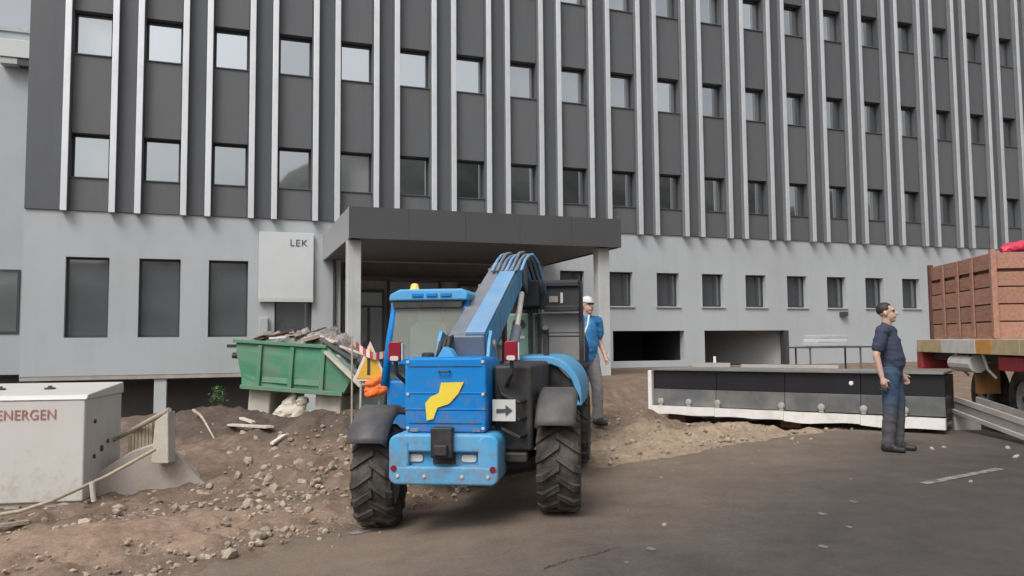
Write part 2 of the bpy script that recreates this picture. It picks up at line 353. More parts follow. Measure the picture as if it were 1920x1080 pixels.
def smooth_ground(x, y):
    d = edge_dist(x, y); off = sstep(0.0, 0.9, -d)
    z = camber(x, y)
    g = 0.45 * gauss(x, y, -2.3, 10.3, 1.2, 0.95) + 0.36 * gauss(x, y, -4.3, 12.0, 1.3, 0.8) + 0.16 * gauss(x, y, -2.3, 8.6, 0.9, 0.7)
    g = g + 0.07 * gauss(x, y, -2.9, 6.3, 1.6, 0.35, R(50))
    g = g - 0.95 * sstep(14.8, 17.5, y) * sstep(-2.6, -4.4, x) * (1 - 0)     # dug lower under the left end of the building
    g = g + 0.20 * sstep(9.6, 11.4, y) * sstep(-0.6, 0.5, x) * sstep(2.5, 1.7, x)
    g = g + 0.38 * sstep(15.0, 21.0, y) * sstep(-3.0, -1.0, x) * sstep(60, 30, x)
    g = g + 0.14 * gauss(x, y, 1.9, 12.0, 0.7, 0.9) - 0.20 * gauss(x, y, 4.0, 12.9, 1.9, 0.5, R(-35)) + 0.05 * gauss(x, y, 3.2, 11.9, 1.4, .35, R(20))
    return z + g * off, d
def gz(x, y):
    return float(smooth_ground(np.array(float(x)), np.array(float(y)))[0])
def ray(px, py):
    u, v = (px - 960) / F_PX, (540 - py) / F_PX
    return (_fwd + _rt * u + _up * v).normalized()
def at_y(px, py, Y):
    d = ray(px, py); k = Y / d.y
    return Vector((d.x * k, Y, CAM_H + d.z * k))
def on_ground(px, py):
    d = ray(px, py); k = 3.0
    for _ in range(400):
        p = Vector((d.x * k, d.y * k, CAM_H + d.z * k))
        if p.z <= gz(p.x, p.y): break
        k += 0.03
    return Vector((p.x, p.y, gz(p.x, p.y)))

# ================================================================== SETTING
def coords(lo, hi, f0, f1, step, grow):
    c = list(np.arange(f0, f1 + 1e-6, step)); s = step
    while c[-1] < hi: s *= grow; c.append(c[-1] + s)
    s = step; a = []
    x = f0
    while x > lo: s *= grow; x -= s; a.append(x)
    return np.array(a[::-1] + c)
gx = coords(-400, 500, -5.2, 3.6, 0.042, 1.09); gy = coords(-400, 500, 3.9, 13.2, 0.05, 1.09)
GX, GY = np.meshgrid(gx, gy)
GZ, GD = smooth_ground(GX, GY)
rough = np.zeros_like(GX); clod = np.zeros_like(GX)
for i in range(GX.shape[0]):
    for j in range(GX.shape[1]):
        x, y = GX[i, j], GY[i, j]
        if -7 < x < 9 and 2 < y < 20:
            p = Vector((x, y, 0))
            rough[i, j] = mnoise.fractal(p * 1.1, 1.0, 2.0, 3) * 0.05
            if GD[i, j] < 0.35:
                clod[i, j] = mnoise.fractal(p * 3.3 + Vector((5, 1, 2)), 0.75, 2.1, 5) * 0.065 + max(0, mnoise.noise(p * 7.0)) * 0.05
offr = sstep(0.05, -0.35, GD)
# rubble zone: the dug band between road edge and the mounds is rougher, the trampled track at far left is smoother
track = gauss(GX, GY, -3.3, 6.2, 1.5, 0.55, R(42))
GZ = GZ + offr * (rough + clod * (1 - 0.8 * track)) + 0.02 * offr
GZ = np.where(GD > 0.02, GZ - 0.05 * sstep(0.02, 0.2, GD), GZ)
ny, nx = GX.shape
verts = np.stack([GX.ravel(), GY.ravel(), GZ.ravel()], 1)
idx = np.arange(ny * nx).reshape(ny, nx)
faces = np.stack([idx[:-1, :-1].ravel(), idx[:-1, 1:].ravel(), idx[1:, 1:].ravel(), idx[1:, :-1].ravel()], 1)
me = bpy.data.meshes.new('ground'); me.from_pydata(verts.tolist(), [], faces.tolist())
me.polygons.foreach_set('use_smooth', [True] * len(me.polygons))
ca = me.color_attributes.new('soil', 'FLOAT_COLOR', 'POINT')
sand = np.clip(gauss(GX, GY, 2.0, 10.1, 1.9, 0.8, R(40)) * 1.2 + gauss(GX, GY, 4.6, 12.2, 2.2, 0.7, R(35)) + 0.9 * gauss(GX, GY, 7, 14, 3, 1, R(30)), 0, 1)
warm = np.clip(gauss(GX, GY, -3.4, 6.0, 1.9, 0.8, R(35)) * 1.2, 0, 1)
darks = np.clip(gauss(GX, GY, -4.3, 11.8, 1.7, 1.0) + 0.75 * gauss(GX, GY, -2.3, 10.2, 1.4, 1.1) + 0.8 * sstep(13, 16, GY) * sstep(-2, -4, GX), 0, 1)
cd = np.stack([sand.ravel(), warm.ravel(), darks.ravel(), np.ones(ny * nx)], 1).astype(np.float32)
ca.data.foreach_set('color', cd.ravel())
mg = bpy.data.materials.new('soil'); mg.use_nodes = True; t = mg.node_tree; N = t.nodes; L = t.links; b = N['Principled BSDF']; b.inputs['Roughness'].default_value = 0.95; b.inputs['Specular IOR Level'].default_value = 0.2
at = N.new('ShaderNodeAttribute'); at.attribute_name = 'soil'; sp = N.new('ShaderNodeSeparateColor'); L.new(at.outputs['Color'], sp.inputs[0])
tc = N.new('ShaderNodeTexCoord')
def noise_node(scale, detail=8, rough=0.6):
    n = N.new('ShaderNodeTexNoise'); n.inputs['Scale'].default_value = scale; n.inputs['Detail'].default_value = detail; n.inputs['Roughness'].default_value = rough; L.new(tc.outputs['Object'], n.inputs['Vector']); return n
def ramp(src, stops):
    r = N.new('ShaderNodeValToRGB'); e = r.color_ramp.elements
    while len(e) < len(stops): e.new(0.5)
    for k, (p, c) in enumerate(stops): e[k].position = p; e[k].color = (*c, 1)
    L.new(src, r.inputs[0]); return r
def mixc(f, a, c):
    m = N.new('ShaderNodeMix'); m.data_type = 'RGBA'
    if isinstance(f, float): m.inputs[0].default_value = f
    else: L.new(f, m.inputs[0])
    for k, v in ((6, a), (7, c)):
        if isinstance(v, tuple): m.inputs[k].default_value = (*v, 1)
        else: L.new(v, m.inputs[k])
    return m.outputs[2]
n1 = noise_node(2.2); n2 = noise_node(14, 10, 0.7); n4 = noise_node(0.8, 4)
base = ramp(n1.outputs[0], [(0.3, (0.145, 0.105, 0.078)), (0.55, (0.205, 0.150, 0.112)), (0.75, (0.27, 0.205, 0.155))]).outputs[0]
fine = ramp(n2.outputs[0], [(0.32, (0.60, 0.60, 0.60)), (0.62, (1.1, 1.1, 1.1)), (0.8, (1.5, 1.48, 1.42))]).outputs[0]
warmc = ramp(n1.outputs[0], [(0.3, (0.27, 0.185, 0.135)), (0.7, (0.33, 0.235, 0.175))]).outputs[0]
sandc = ramp(n1.outputs[0], [(0.3, (0.27, 0.205, 0.145)), (0.7, (0.40, 0.305, 0.22))]).outputs[0]
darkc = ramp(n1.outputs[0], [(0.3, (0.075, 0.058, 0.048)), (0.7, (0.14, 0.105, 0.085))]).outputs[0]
nb = N.new('ShaderNodeMath'); nb.operation = 'MULTIPLY_ADD'; L.new(n4.outputs[0], nb.inputs[0]); nb.inputs[1].default_value = 0.6; nb.inputs[2].default_value = -0.30
def noisy(sock):
    a = N.new('ShaderNodeMath'); a.operation = 'ADD'; a.use_clamp = True; L.new(sock, a.inputs[0]); L.new(nb.outputs[0], a.inputs[1])
    r = ramp(a.outputs[0], [(0.25, (0, 0, 0)), (0.65, (1, 1, 1))]); return r.outputs[0]
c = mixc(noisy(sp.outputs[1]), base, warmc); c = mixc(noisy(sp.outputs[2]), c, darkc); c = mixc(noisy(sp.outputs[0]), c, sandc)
mm = N.new('ShaderNodeMix'); mm.data_type = 'RGBA'; mm.blend_type = 'MULTIPLY'; mm.inputs[0].default_value = 0.8; L.new(c, mm.inputs[6]); L.new(fine, mm.inputs[7])
L.new(mm.outputs[2], b.inputs['Base Color'])
n3 = noise_node(30, 8, 0.7); bp = N.new('ShaderNodeBump'); bp.inputs['Strength'].default_value = 0.7; bp.inputs['Distance'].default_value = 0.03; L.new(n3.outputs[0], bp.inputs['Height']); L.new(bp.outputs[0], b.inputs['Normal'])
me.materials.append(mg)
ground = bpy.data.objects.new('ground', me); COL.objects.link(ground); tag(ground, kind='structure')

# road sheet, following the same edge
def resample(pts, step, n_end):
    out = []
    for a, b_ in zip(pts[:-1], pts[1:]):
        l = math.dist(a, b_); st = step if l < 6 else step * 6; k = max(1, int(l / st))
        for i in range(k): out.append((a[0] + (b_[0] - a[0]) * i / k, a[1] + (b_[1] - a[1]) * i / k))
    out.append(pts[-1]); return out
pl = resample(EDGE, 0.06, 0)
for _ in range(60): pl = [pl[0]] + [((a[0] + 2 * m_[0] + c_[0]) / 4, (a[1] + 2 * m_[1] + c_[1]) / 4) for a, m_, c_ in zip(pl[:-2], pl[1:-1], pl[2:])] + [pl[-1]]
wl = [0, 0.06, 0.2, 0.45, 0.8, 1.2, 1.7, 2.3, 3.2, 4.5, 6.5, 9.5, 13]
rv, rf = [], []
for i, p in enumerate(pl):
    a, c_ = pl[max(i - 1, 0)], pl[min(i + 1, len(pl) - 1)]; tx, ty = c_[0] - a[0], c_[1] - a[1]; l = math.hypot(tx, ty); nxr, nyr = 0.74, -0.672
    jit = (mnoise.fractal(Vector((p[0] * 1.6, p[1] * 1.6, 3)), 0.7, 2, 5) * 0.16 + mnoise.noise(Vector((p[0] * 0.5, p[1] * 0.5, 9))) * 0.12) if -6 < p[0] < 12 else 0
    for w_ in wl:
        ww = w_ + jit * max(0, 1 - w_ / 0.8)
        x, y = p[0] + nxr * ww, p[1] + nyr * ww
        z = float(camber(np.array(x), np.array(y))) + (0.012 if w_ > 0.02 else -0.02)
        rv.append((x, y, z))
k = len(wl)
for i in range(len(pl) - 1):
    for j in range(k - 1): rf.append((i * k + j, i * k + j + 1, (i + 1) * k + j + 1, (i + 1) * k + j))
me = bpy.data.meshes.new('road'); me.from_pydata(rv, [], rf); me.polygons.foreach_set('use_smooth', [True] * len(me.polygons))
bm = bmesh.new(); bm.from_mesh(me); bmesh.ops.recalc_face_normals(bm, faces=bm.faces)
if sum(f.normal.z for f in bm.faces) < 0: bmesh.ops.reverse_faces(bm, faces=bm.faces)
bm.to_mesh(me); bm.free()
ma = bpy.data.materials.new('asphalt'); ma.use_nodes = True; t = ma.node_tree; N = t.nodes; L = t.links; b = N['Principled BSDF']; b.inputs['Specular IOR Level'].default_value = 0.35
tc = N.new('ShaderNodeTexCoord')
n1 = noise_node(0.55, 6, 0.55); n2 = noise_node(120, 6, 0.7); n5 = noise_node(3.0, 8, 0.7)
asph = ramp(n5.outputs[0], [(0.3, (0.049, 0.044, 0.041)), (0.7, (0.074, 0.066, 0.060))]).outputs[0]
# dusty towards the dirt side: mask from road position (dust blown and carried in from the dig, left and along the edge)
sepx = N.new('ShaderNodeSeparateXYZ'); L.new(tc.outputs['Object'], sepx.inputs[0])
def math_n(op, a, b_):
    m = N.new('ShaderNodeMath'); m.operation = op
    for i_, v in ((0, a), (1, b_)):
        if isinstance(v, (int, float)): m.inputs[i_].default_value = v
        else: L.new(v, m.inputs[i_])
    return m.outputs[0]
# signed distance along (0.72,-0.69) roughly equals distance from the edge
dd = math_n('ADD', math_n('MULTIPLY', sepx.outputs[0], 0.74), math_n('MULTIPLY', sepx.outputs[1], -0.67))
dd = math_n('ADD', dd, math_n('MULTIPLY', n1.outputs[0], 2.4))
dust = N.new('ShaderNodeMapRange'); dust.interpolation_type = 'SMOOTHSTEP'; L.new(dd, dust.inputs[0]); dust.inputs[1].default_value = -0.5; dust.inputs[2].default_value = -3.9; dust.inputs[3].default_value = 0.0; dust.inputs[4].default_value = 0.9
dmul = math_n('MULTIPLY', dust.outputs[0], ramp(n5.outputs[0], [(0.2, (0.7,) * 3), (0.6, (1, 1, 1))]).outputs[0])
c = mixc(dmul, asph, (0.188, 0.142, 0.108))
n7 = noise_node(38, 4, 0.8); n8 = noise_node(1.6, 7, 0.75)
fine0 = ramp(n2.outputs[0], [(0.3, (0.66,) * 3), (0.7, (1.3,) * 3)]).outputs[0]
fine1 = ramp(n7.outputs[0], [(0.33, (0.8,) * 3), (0.66, (1.2,) * 3)]).outputs[0]
fine2 = ramp(n8.outputs[0], [(0.32, (0.78,) * 3), (0.5, (1.0,) * 3), (0.7, (1.13, 1.12, 1.10))]).outputs[0]
def mulc(p_, q_):
    m_ = N.new('ShaderNodeMix'); m_.data_type = 'RGBA'; m_.blend_type = 'MULTIPLY'; m_.inputs[0].default_value = 1; L.new(p_, m_.inputs[6]); L.new(q_, m_.inputs[7]); return m_.outputs[2]
fine = mulc(mulc(fine0, fine1), fine2)
mm = N.new('ShaderNodeMix'); mm.data_type = 'RGBA'; mm.blend_type = 'MULTIPLY'; mm.inputs[0].default_value = 0.8; L.new(c, mm.inputs[6]); L.new(fine, mm.inputs[7])
L.new(mm.outputs[2], b.inputs['Base Color'])
rr = N.new('ShaderNodeMapRange'); L.new(dust.outputs[0], rr.inputs[0]); rr.inputs[3].default_value = 0.62; rr.inputs[4].default_value = 0.95; L.new(rr.outputs[0], b.inputs['Roughness'])
bp = N.new('ShaderNodeBump'); bp.inputs['Strength'].default_value = 0.35; bp.inputs['Distance'].default_value = 0.01; L.new(n2.outputs[0], bp.inputs['Height']); L.new(bp.outputs[0], b.inputs['Normal'])
me.materials.append(ma)
road = bpy.data.objects.new('road', me); COL.objects.link(road); tag(road, kind='structure')

# worn paint
mk = bpy.data.materials.new('worn_road_paint'); mk.use_nodes = True; t = mk.node_tree; N = t.nodes; L = t.links; b = N['Principled BSDF']; b.inputs['Roughness'].default_value = 0.8
tc = N.new('ShaderNodeTexCoord'); n1 = noise_node(9, 8, 0.7)
L.new(ramp(n1.outputs[0], [(0.40, (0.09, 0.082, 0.075)), (0.58, (0.27, 0.25, 0.23))]).outputs[0], b.inputs['Base Color'])
def marking(p, q, wdt):
    a, c_ = on_ground(*p), on_ground(*q); d = (c_ - a); d.z = 0; d.normalize(); n_ = Vector((-d.y, d.x, 0)) * wdt / 2
    m = MB(); k = 14; l = (c_ - a).length; vs = []
    for i in range(k + 1):
        pp = a + d * l * i / k; j = 1 + rnd.uniform(-.12, .12)
        for s in (-1, 1):
            v = pp + n_ * s * j; vs.append((v.x, v.y, float(camber(np.array(v.x), np.array(v.y))) + 0.017))
    m.add(vs, [(2 * i, 2 * i + 1, 2 * i + 3, 2 * i + 2) for i in range(k)]); return m.build('road_marking', mk, road)
marking((1730, 910), (1876, 882), 0.10)
marking((655, 1006), (712, 994), 0.08)
# faint dried splashes and cracks on the asphalt
mst = mat('dried_splash', (0.16, 0.15, 0.14), 0.9, var=0.3, scale=30)
for (px, py, s) in ((1220, 1036, .035), (1545, 1030, .035), (1540, 968, .04), (1592, 993, .03), (1600, 945, .035), (1175, 1060, .02)):
    c_ = on_ground(px, py); m = MB(); n_ = 15
    m.add([(c_.x + s * rnd.uniform(.5, 1.1) * math.cos(2 * math.pi * i / n_), c_.y + s * 1.5 * rnd.uniform(.5, 1.1) * math.sin(2 * math.pi * i / n_), c_.z + 0.017) for i in range(n_)], [tuple(range(n_))])
    m.build('road_stain', mst, road)
mcr = mat('crack_tar', (0.04, 0.037, 0.034), 0.9, var=0.2)
for pts in ([(1015, 1074), (1060, 1058), (1110, 1046), (1170, 1028)],):
    wp_ = [on_ground(*p) for p in pts]; pp = []
    for a_, b_ in zip(wp_[:-1], wp_[1:]):
        for i in range(14): pp.append(a_.lerp(b_, i / 14) + Vector((rnd.uniform(-.02, .02), rnd.uniform(-.03, .03), 0)))
    vs = []
    for i, p in enumerate(pp):
        w_ = rnd.uniform(.001, .006)
        vs += [(p.x - w_ * .6, p.y + w_, p.z + .016), (p.x + w_ * .6, p.y - w_, p.z + .016)]
    MB().add(vs, [(2 * i, 2 * i + 1, 2 * i + 3, 2 * i + 2) for i in range(len(pp) - 1)]).build('road_crack', mcr, road)

# wooded hill behind the viewpoint (seen only as the dark reflection in the first floor windows)
hv, hf = [], []
hx = np.linspace(-120, 260, 70); hy = np.linspace(-210, -50, 26)
for y in hy:
    for x in hx:
        up = float(sstep(-50, -95, np.array(y))) * (1 - 0.3 * float(sstep(-150, -210, np.array(y))))
        z = up * (14 + 35 * float(sstep(20, 82, np.array(x))) + 9 * mnoise.fractal(Vector((x * .03, y * .03, 0)), 0.8, 2, 4)) - 1.5
        hv.append((x, y, z))
for i in range(25):
    for j in range(69): hf.append((i * 70 + j, i * 70 + j + 1, (i + 1) * 70 + j + 1, (i + 1) * 70 + j))
me = bpy.data.meshes.new('hill'); me.from_pydata(hv, [], hf); me.polygons.foreach_set('use_smooth', [True] * len(me.polygons))
me.materials.append(mat('hill_scrub', (0.085, 0.09, 0.08), 0.95, var=0.5, scale=0.15, bump=0.6, bscale=0.4))
hill = bpy.data.objects.new('hill', me); COL.objects.link(hill); tag(hill, kind='structure')

# ================================================================== OFFICE BUILDING
TH = 0.3407; BX, BY = -12.69, 22.563
bld = empty('office_building', (BX, BY, 0), TH, 'long grey office building with dark upper cladding, pale vertical fins and rows of windows', 'building')
SP = 1.9; NB = 27
ZA, ZTOP = 5.19, 16.55
WROW = [7.44, 11.04, 14.64]; WH = 1.28
TL = -1.0; TR = NB * SP
# local: x along facade, y into the building, z up.  cladding face y=0
# structural back wall behind the cladding
MB().box((TL, 0.36, ZA), (TR, 0.6, ZTOP - .05)).build('backing_wall', M_reveal, bld)
MB().box((TL, 0.62, ZA + .02), (TR, 14, ZTOP - .3)).build('body', M_clad, bld)
WX0, WX1 = 0.125, 1.105          # window opening inside a bay
# cladding strips between windows (full height), one per bay, and spandrel panels
def strip(x0, x1):
    MB().box((x0, 0, ZA), (x1, 0.355, ZTOP)).build('cladding_strip', M_clad2 if x1 - x0 < 1.2 else M_clad, bld)
strip(TL, WX0 - 0.012)
zs = [ZA] + [z for r in WROW for z in (r - WH, r)] + [ZTOP]
span_me = {}
for n in range(NB):
    x0 = n * SP
    if n < NB - 1: strip(x0 + WX1 + 0.012, x0 + SP + WX0 - 0.012)
    else: strip(x0 + WX1 + .012, TR)
    for k in range(0, len(zs), 2):
        a, b_ = zs[k], zs[k + 1]
        if k not in span_me:
            span_me[k] = MB().box((WX0 - .004, 0, a + .0), (WX1 + .004, 0.355, b_)).mesh('cladding_panel', M_clad)
        link_mesh('cladding_panel', span_me[k], bld, (x0, 0.006 + rnd.uniform(0, .006), 0))
# fins
def finmesh():
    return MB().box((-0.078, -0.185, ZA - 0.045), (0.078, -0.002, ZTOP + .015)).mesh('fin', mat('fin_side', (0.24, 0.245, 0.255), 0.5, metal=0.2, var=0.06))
fcap = MB().box((-0.085, -0.215, ZA - 0.05), (0.085, -0.187, ZTOP + .02)).mesh('fin_cap', M_fin)
fm = finmesh()
for n in range(NB):
    for dx in (0.0, 1.23):
        o = link_mesh('fin', fm, bld, (n * SP + dx, 0, 0))
        c_ = link_mesh('fin_cap', fcap, o); bv = c_.modifiers.new('bevel', 'BEVEL'); bv.width = 0.01; bv.segments = 2
# upper windows: frame + pane (+ sill)
fr = MB()
W_, H_ = WX1 - WX0, WH
yb = 0.27
for (a, b_) in (((0, yb, 0), (.05, yb + .07, H_)), ((W_ - .05, yb, 0), (W_, yb + .07, H_)), ((.05, yb, 0), (W_ - .05, yb + .07, .05)), ((.05, yb, H_ - .05), (W_ - .05, yb + .07, H_))):
    fr.box(a, b_)
frm = fr.mesh('window', M_frame)
pane_v = [MB().box((.05, yb + .03, .05), (W_ - .05, yb + .045, H_ - .05)).mesh('pane', m) for m in (M_glass, M_glass_b, M_glass_c, M_glass_d)]
sillm = MB().box((-.003, -.03, -.03), (W_ + .003, .27, -.002)).mesh('sill', M_clad2)
blindm = [MB().box((.052, yb + .047, H_ - .05 - h), (W_ - .052, yb + .06, H_ - .05)).mesh('blind', M_white) for h in (.35, .8)]
for r, zt in enumerate(WROW):
    for n in range(NB):
        wdw = link_mesh('window', frm, bld, (n * SP + WX0, 0, zt - WH))
        p = link_mesh('pane', pane_v[rnd.choice((0, 0, 0, 1, 2, 3)) if n < 9 else rnd.choice((0, 1, 3, 3, 3))], wdw)
        p.rotation_euler = (rnd.uniform(-.006, .006), 0, rnd.uniform(-.004, .004))
        link_mesh('sill', sillm, wdw)
# parapet coping
MB().box((TL - .03, -.03, ZTOP), (TR, .5, ZTOP + .09)).build('parapet_coping', M_fin, bld)

# base storey. wall face y=0.05, bottom differs left / right
ZB = 0.48
bw = MB()
def wall_with_openings(m, x0, x1, z0, z1, ops, y0, y1):
    """ops: list of (a,b,c,d) non overlapping in x"""
    x = x0
    for (a, b_, c_, d) in sorted(ops):
        m.box((x, y0, z0), (a, y1, z1)); 
        if c_ > z0: m.box((a, y0, z0), (b_, y1, c_))
        if d < z1: m.box((a, y0, d), (b_, y1, z1))
        x = b_
    m.box((x, y0, z0), (x1, y1, z1))
Y0, Y1 = 0.05, 0.36
TE0, TE1 = 7.75, 14.55         # entrance recess under the canopy
big = [(n * SP + .06, n * SP + 1.18, 1.56, 3.86) for n in range(4)]
wall_with_openings(bw, TL, TE0, ZB, ZA - .004, big, Y0, Y1)
bw.build('base_wall', M_base, bld)
low = [(n * SP + .05, n * SP + .97, 2.58, 3.80) for n in range(8, NB)]
bw2 = MB(); wall_with_openings(bw2, TE1, TR, 1.70, ZA - .004, low, Y0, Y1); bw2.build('base_wall', M_base, bld)
bw3 = MB(); gar = [(17.25, 20.15, 0.62, 1.7), (21.0, 24.75, 0.30, 1.7)]
wall_with_openings(bw3, TE1, TR, -.6, 1.699, gar, Y0, Y1); bw3.build('plinth_wall', M_base, bld)
MB().box((TE0, Y0 + .01, 3.95), (TE1, Y1, ZA - .004)).build('entrance_lintel', M_base, bld)
# dark void below the left overhang
MB().box((TL, 1.6, -1.5), (TE0, 1.9, ZB - .01)).build('basement_wall', M_basement, bld)
MB().box((TL, 0.06, ZB - .12), (TE0, 1.6, ZB - .004)).build('overhang_slab', M_conc, bld)
for x in (2.42, 6.7):
    MB().box((x, .12, -1.4), (x + .34, .46, ZB - .125)).build('basement_column', M_col, bld, bevel=.015)
# garage recesses
MB().box((TE0 + .2, 3.4, -.6), (TR, 14, ZA - .02)).build('lower_body', M_reveal, bld)
MB().box((TL, 1.92, -1.2), (TE0 + .1, 14, ZA - .02)).build('lower_body', M_reveal, bld)
for (a, b_, c_, d) in gar:
    m = MB(); m.box((a, 3.2, c_ - .3), (b_, 3.3, d + .2)); m.box((a, Y1, d + .002), (b_, 3.2, d + .1)); m.box((a - .1, Y1 + .002, c_ - .3), (a, 3.3, d + .1)); m.box((b_, Y1 + .002, c_ - .3), (b_ + .1, 3.3, d + .1)); m.build('garage_recess', M_dark_in, bld)
MB().prism([(22.9, 3.0), (24.74, 0.40), (24.74, 3.0)], .3, 1.69, 'z').build('ramp_side_wall', M_base, bld)
MB().box((24.55, .02, .3), (24.72, .30, 1.69)).build('garage_post', M_print, bld)
def base_window(x0, x1, z0, z1, glass, mull, rec=.2, fw=.06):
    m = MB(); w_, h_ = x1 - x0, z1 - z0
    for (a, b_) in (((0, rec, 0), (fw, rec + .07, h_)), ((w_ - fw, rec, 0), (w_, rec + .07, h_)), ((fw, rec, 0), (w_ - fw, rec + .07, fw)), ((fw, rec, h_ - fw), (w_ - fw, rec + .07, h_))): m.box(a, b_)
    for q in mull: m.box((q * w_ - .03, rec + .005, fw), (q * w_ + .03, rec + .065, h_ - fw))
    wd = m.build('window', M_frame, bld); wd.location = (x0, 0.05, z0)
    MB().box((fw, rec + .03, fw), (w_ - fw, rec + .045, h_ - fw)).build('pane', glass, wd)
    MB().box((0, rec + .2, 0), (w_, rec + .22, h_)).build('curtain', M_dark_in, wd)
    return wd
for k, (a, b_, c_, d) in enumerate(big):
    wd = base_window(a, b_, c_, d, M_glass_low, [])
    if k == 2: MB().box((.075, .262, .08), (b_ - a - .075, .275, .55)).build('lower_blind', M_steelgrey, wd)
for k, (a, b_, c_, d) in enumerate(low):
    wd = base_window(a, b_, c_, d, M_glass_low, [.66])
    MB().box((-.05, -.06, -.045), (b_ - a + .05, .19, -.004)).build('sill', M_col, wd)
# canopy
CX0, CX1, CD, CZ0, CZ1 = 7.2, 14.67, 5.7, 3.93, 4.72
MB().box((CX0 + .05, -CD + .05, CZ0 + .03), (CX1 - .05, .045, CZ1 - .02)).build('canopy_core', M_soffit, bld)
npan = 5
for i in range(npan):
    a = CX0 + (CX1 - CX0) * i / npan; b_ = CX0 + (CX1 - CX0) * (i + 1) / npan
    MB().box((a + .003, -CD, CZ0), (b_ - .003, -CD + .045, CZ1)).build('canopy_fascia_panel', M_canopy, bld)
for x, s in ((CX0, 1), (CX1, -1)):
    for i in range(4):
        a = -CD + .05 + (CD - .01) * i / 4; b_ = -CD + .05 + (CD - .01) * (i + 1) / 4
        MB().box((x, a + .003, CZ0), (x + s * .045, b_ - .003, CZ1)).build('canopy_side_panel', M_canopy_side if s > 0 else M_canopy, bld)
for x in (CX0 + .17, CX1 - .42):
    MB().box((x - .17, -CD + .25, -.5), (x + .17, -CD + .59, CZ0 - .003)).build('canopy_column', M_col, bld, bevel=.015)
# entrance recess
MB().box((TE0, 1.3, .2), (TE1 + .1, 1.4, ZA - .1)).build('entrance_wall', M_steeltop, bld)
MB().box((TE0 - .0, Y1 + .002, .2), (TE0 + .12, 1.3, ZA - .1)).build('entrance_side_wall', M_clad, bld)
MB().box((TE1 - .12, Y1 + .002, .2), (TE1, 1.3, ZA - .1)).build('entrance_side_wall', M_clad, bld)
MB().box((CX0 + .2, -CD + .3, -.3), (CX1 - .3, 1.29, .36)).build('entrance_floor', M_conc, bld)
for (a, b_, h_) in ((8.3, 9.35, 2.75), (9.45, 11.3, 3.15), (11.9, 13.6, 3.0)):
    f = MB(); z0 = .37
    for (p, q) in (((a, 1.16, z0), (a + .08, 1.29, z0 + h_)), ((b_ - .08, 1.16, z0), (b_, 1.29, z0 + h_)), ((a + .08, 1.16, z0 + h_ - .1), (b_ - .08, 1.29, z0 + h_)), ((a + .08, 1.17, z0 + 2.15), (b_ - .08, 1.28, z0 + 2.22)), (((a + b_) / 2 - .04, 1.17, z0), ((a + b_) / 2 + .04, 1.28, z0 + 2.15))): f.box(p, q)
    d = f.build('entrance_door', M_frame, bld)
    MB().box((a + .08, 1.21, z0), (b_ - .08, 1.225, z0 + h_ - .1)).build('pane', M_glass_dark, d)
MB().box((7.9, .5, 3.42), (14.4, 1.28, 3.5)).build('entrance_ledge', M_canopy, bld)
# wall details
drain = MB(); drain.tube([(7.55, -.02, .5), (7.55, -.02, 4.0)], .045, 8).build('downpipe', M_print, bld)
MB().box((27.2, -.12, 2.25), (27.5, .048, 2.42)).build('wall_lamp', M_print, bld, bevel=.01)

# white board fixed over the fourth ground floor window
brd = empty('sign_board', bld.matrix_basis @ Vector((6.08, 0, 3.6)), TH, 'large white board with small dark lettering on the wall left of the canopy', 'board')
MB().box((-.80, -.10, -.98), (.82, .0, 1.16)).build('panel', M_white, brd, bevel=.008)
MB().box((-.80, -.115, -.98), (.82, -.102, -.86)).build('bottom_rail', M_plate, brd)
tm = text_mesh('LEK', .30, M_print, .003, spacing=1.15); o = link_mesh('lettering', tm, brd, (.10, -.108, .74), (R(90), 0, 0))
# small grey meter box below-left of the board
mb = empty('meter_box', bld.matrix_basis @ Vector((5.44, 0.0, 1.2)), TH, 'small pale grey meter box on the wall beside the dark window under the white board', 'meter box')
MB().box((-.13, -.10, 0), (.13, .05, .95)).build('housing', M_col, mb, bevel=.01); MB().box((-.11, -.112, .05), (.11, -.103, .9)).build('door', M_base, mb)

# ------------------------------------------------------------------ recessed wing at far left
wing = empty('wing_building', bld.matrix_basis @ Vector((TL, 3.2, 0)), TH, 'pale grey rendered building wing set back at the far left edge', 'building')
wg = MB(); wall_with_openings(wg, -9, .8, .45, 11.3, [(-2.15, -.72, 1.72, 3.72)], 0, .4); wg.build('wall', M_wing, wing)
MB().box((-9, .41, .45), (.8, 8, 11.2)).build('body', M_wing, wing)
MB().box((-9.02, -.05, 11.3), (.8, .45, 11.42)).build('parapet', M_col, wing)
MB().box((-9, .5, -1.5), (.8, .8, .44)).build('basement_wall', M_basement, wing)
def wing_window(x0, x1, z0, z1):
    m = MB(); f = .07
    for (a, b_) in (((x0, -.03, z0), (x0 + f, .1, z1)), ((x1 - f, -.03, z0), (x1, .1, z1)), ((x0 + f, -.03, z0), (x1 - f, .1, z0 + f)), ((x0 + f, -.03, z1 - f), (x1 - f, .1, z1)), (((x0 + x1) / 2 - .03, -.02, z0 + f), ((x0 + x1) / 2 + .03, .09, z1 - f))): m.box(a, b_)
    o = m.build('window', M_frame, wing); MB().box((x0 + f, -.005, z0 + f), (x1 - f, .02, z1 - f)).build('pane', M_glass_b, o); return o
wing_window(-2.15, -.72, 1.72, 3.72)
wing_window(-.62, .6, 7.2, 8.4); wing_window(-.66, .6, 5.25, 6.4)
ac = empty('wall_unit', wing.matrix_basis @ Vector((-.8, 0, 10.2)), TH, 'white box unit with dark grille on the wall of the far left wing', 'air conditioner')
MB().box((-.62, -.42, .15), (.75, -.01, .72)).build('housing', M_white, ac, bevel=.02); MB().box((-.1, -.38, -.08), (.65, -.03, .13)).build('grille', M_print, ac); MB().box((-.6, -.38, -.05), (-.12, -.03, .13)).build('bracket', M_col, ac)

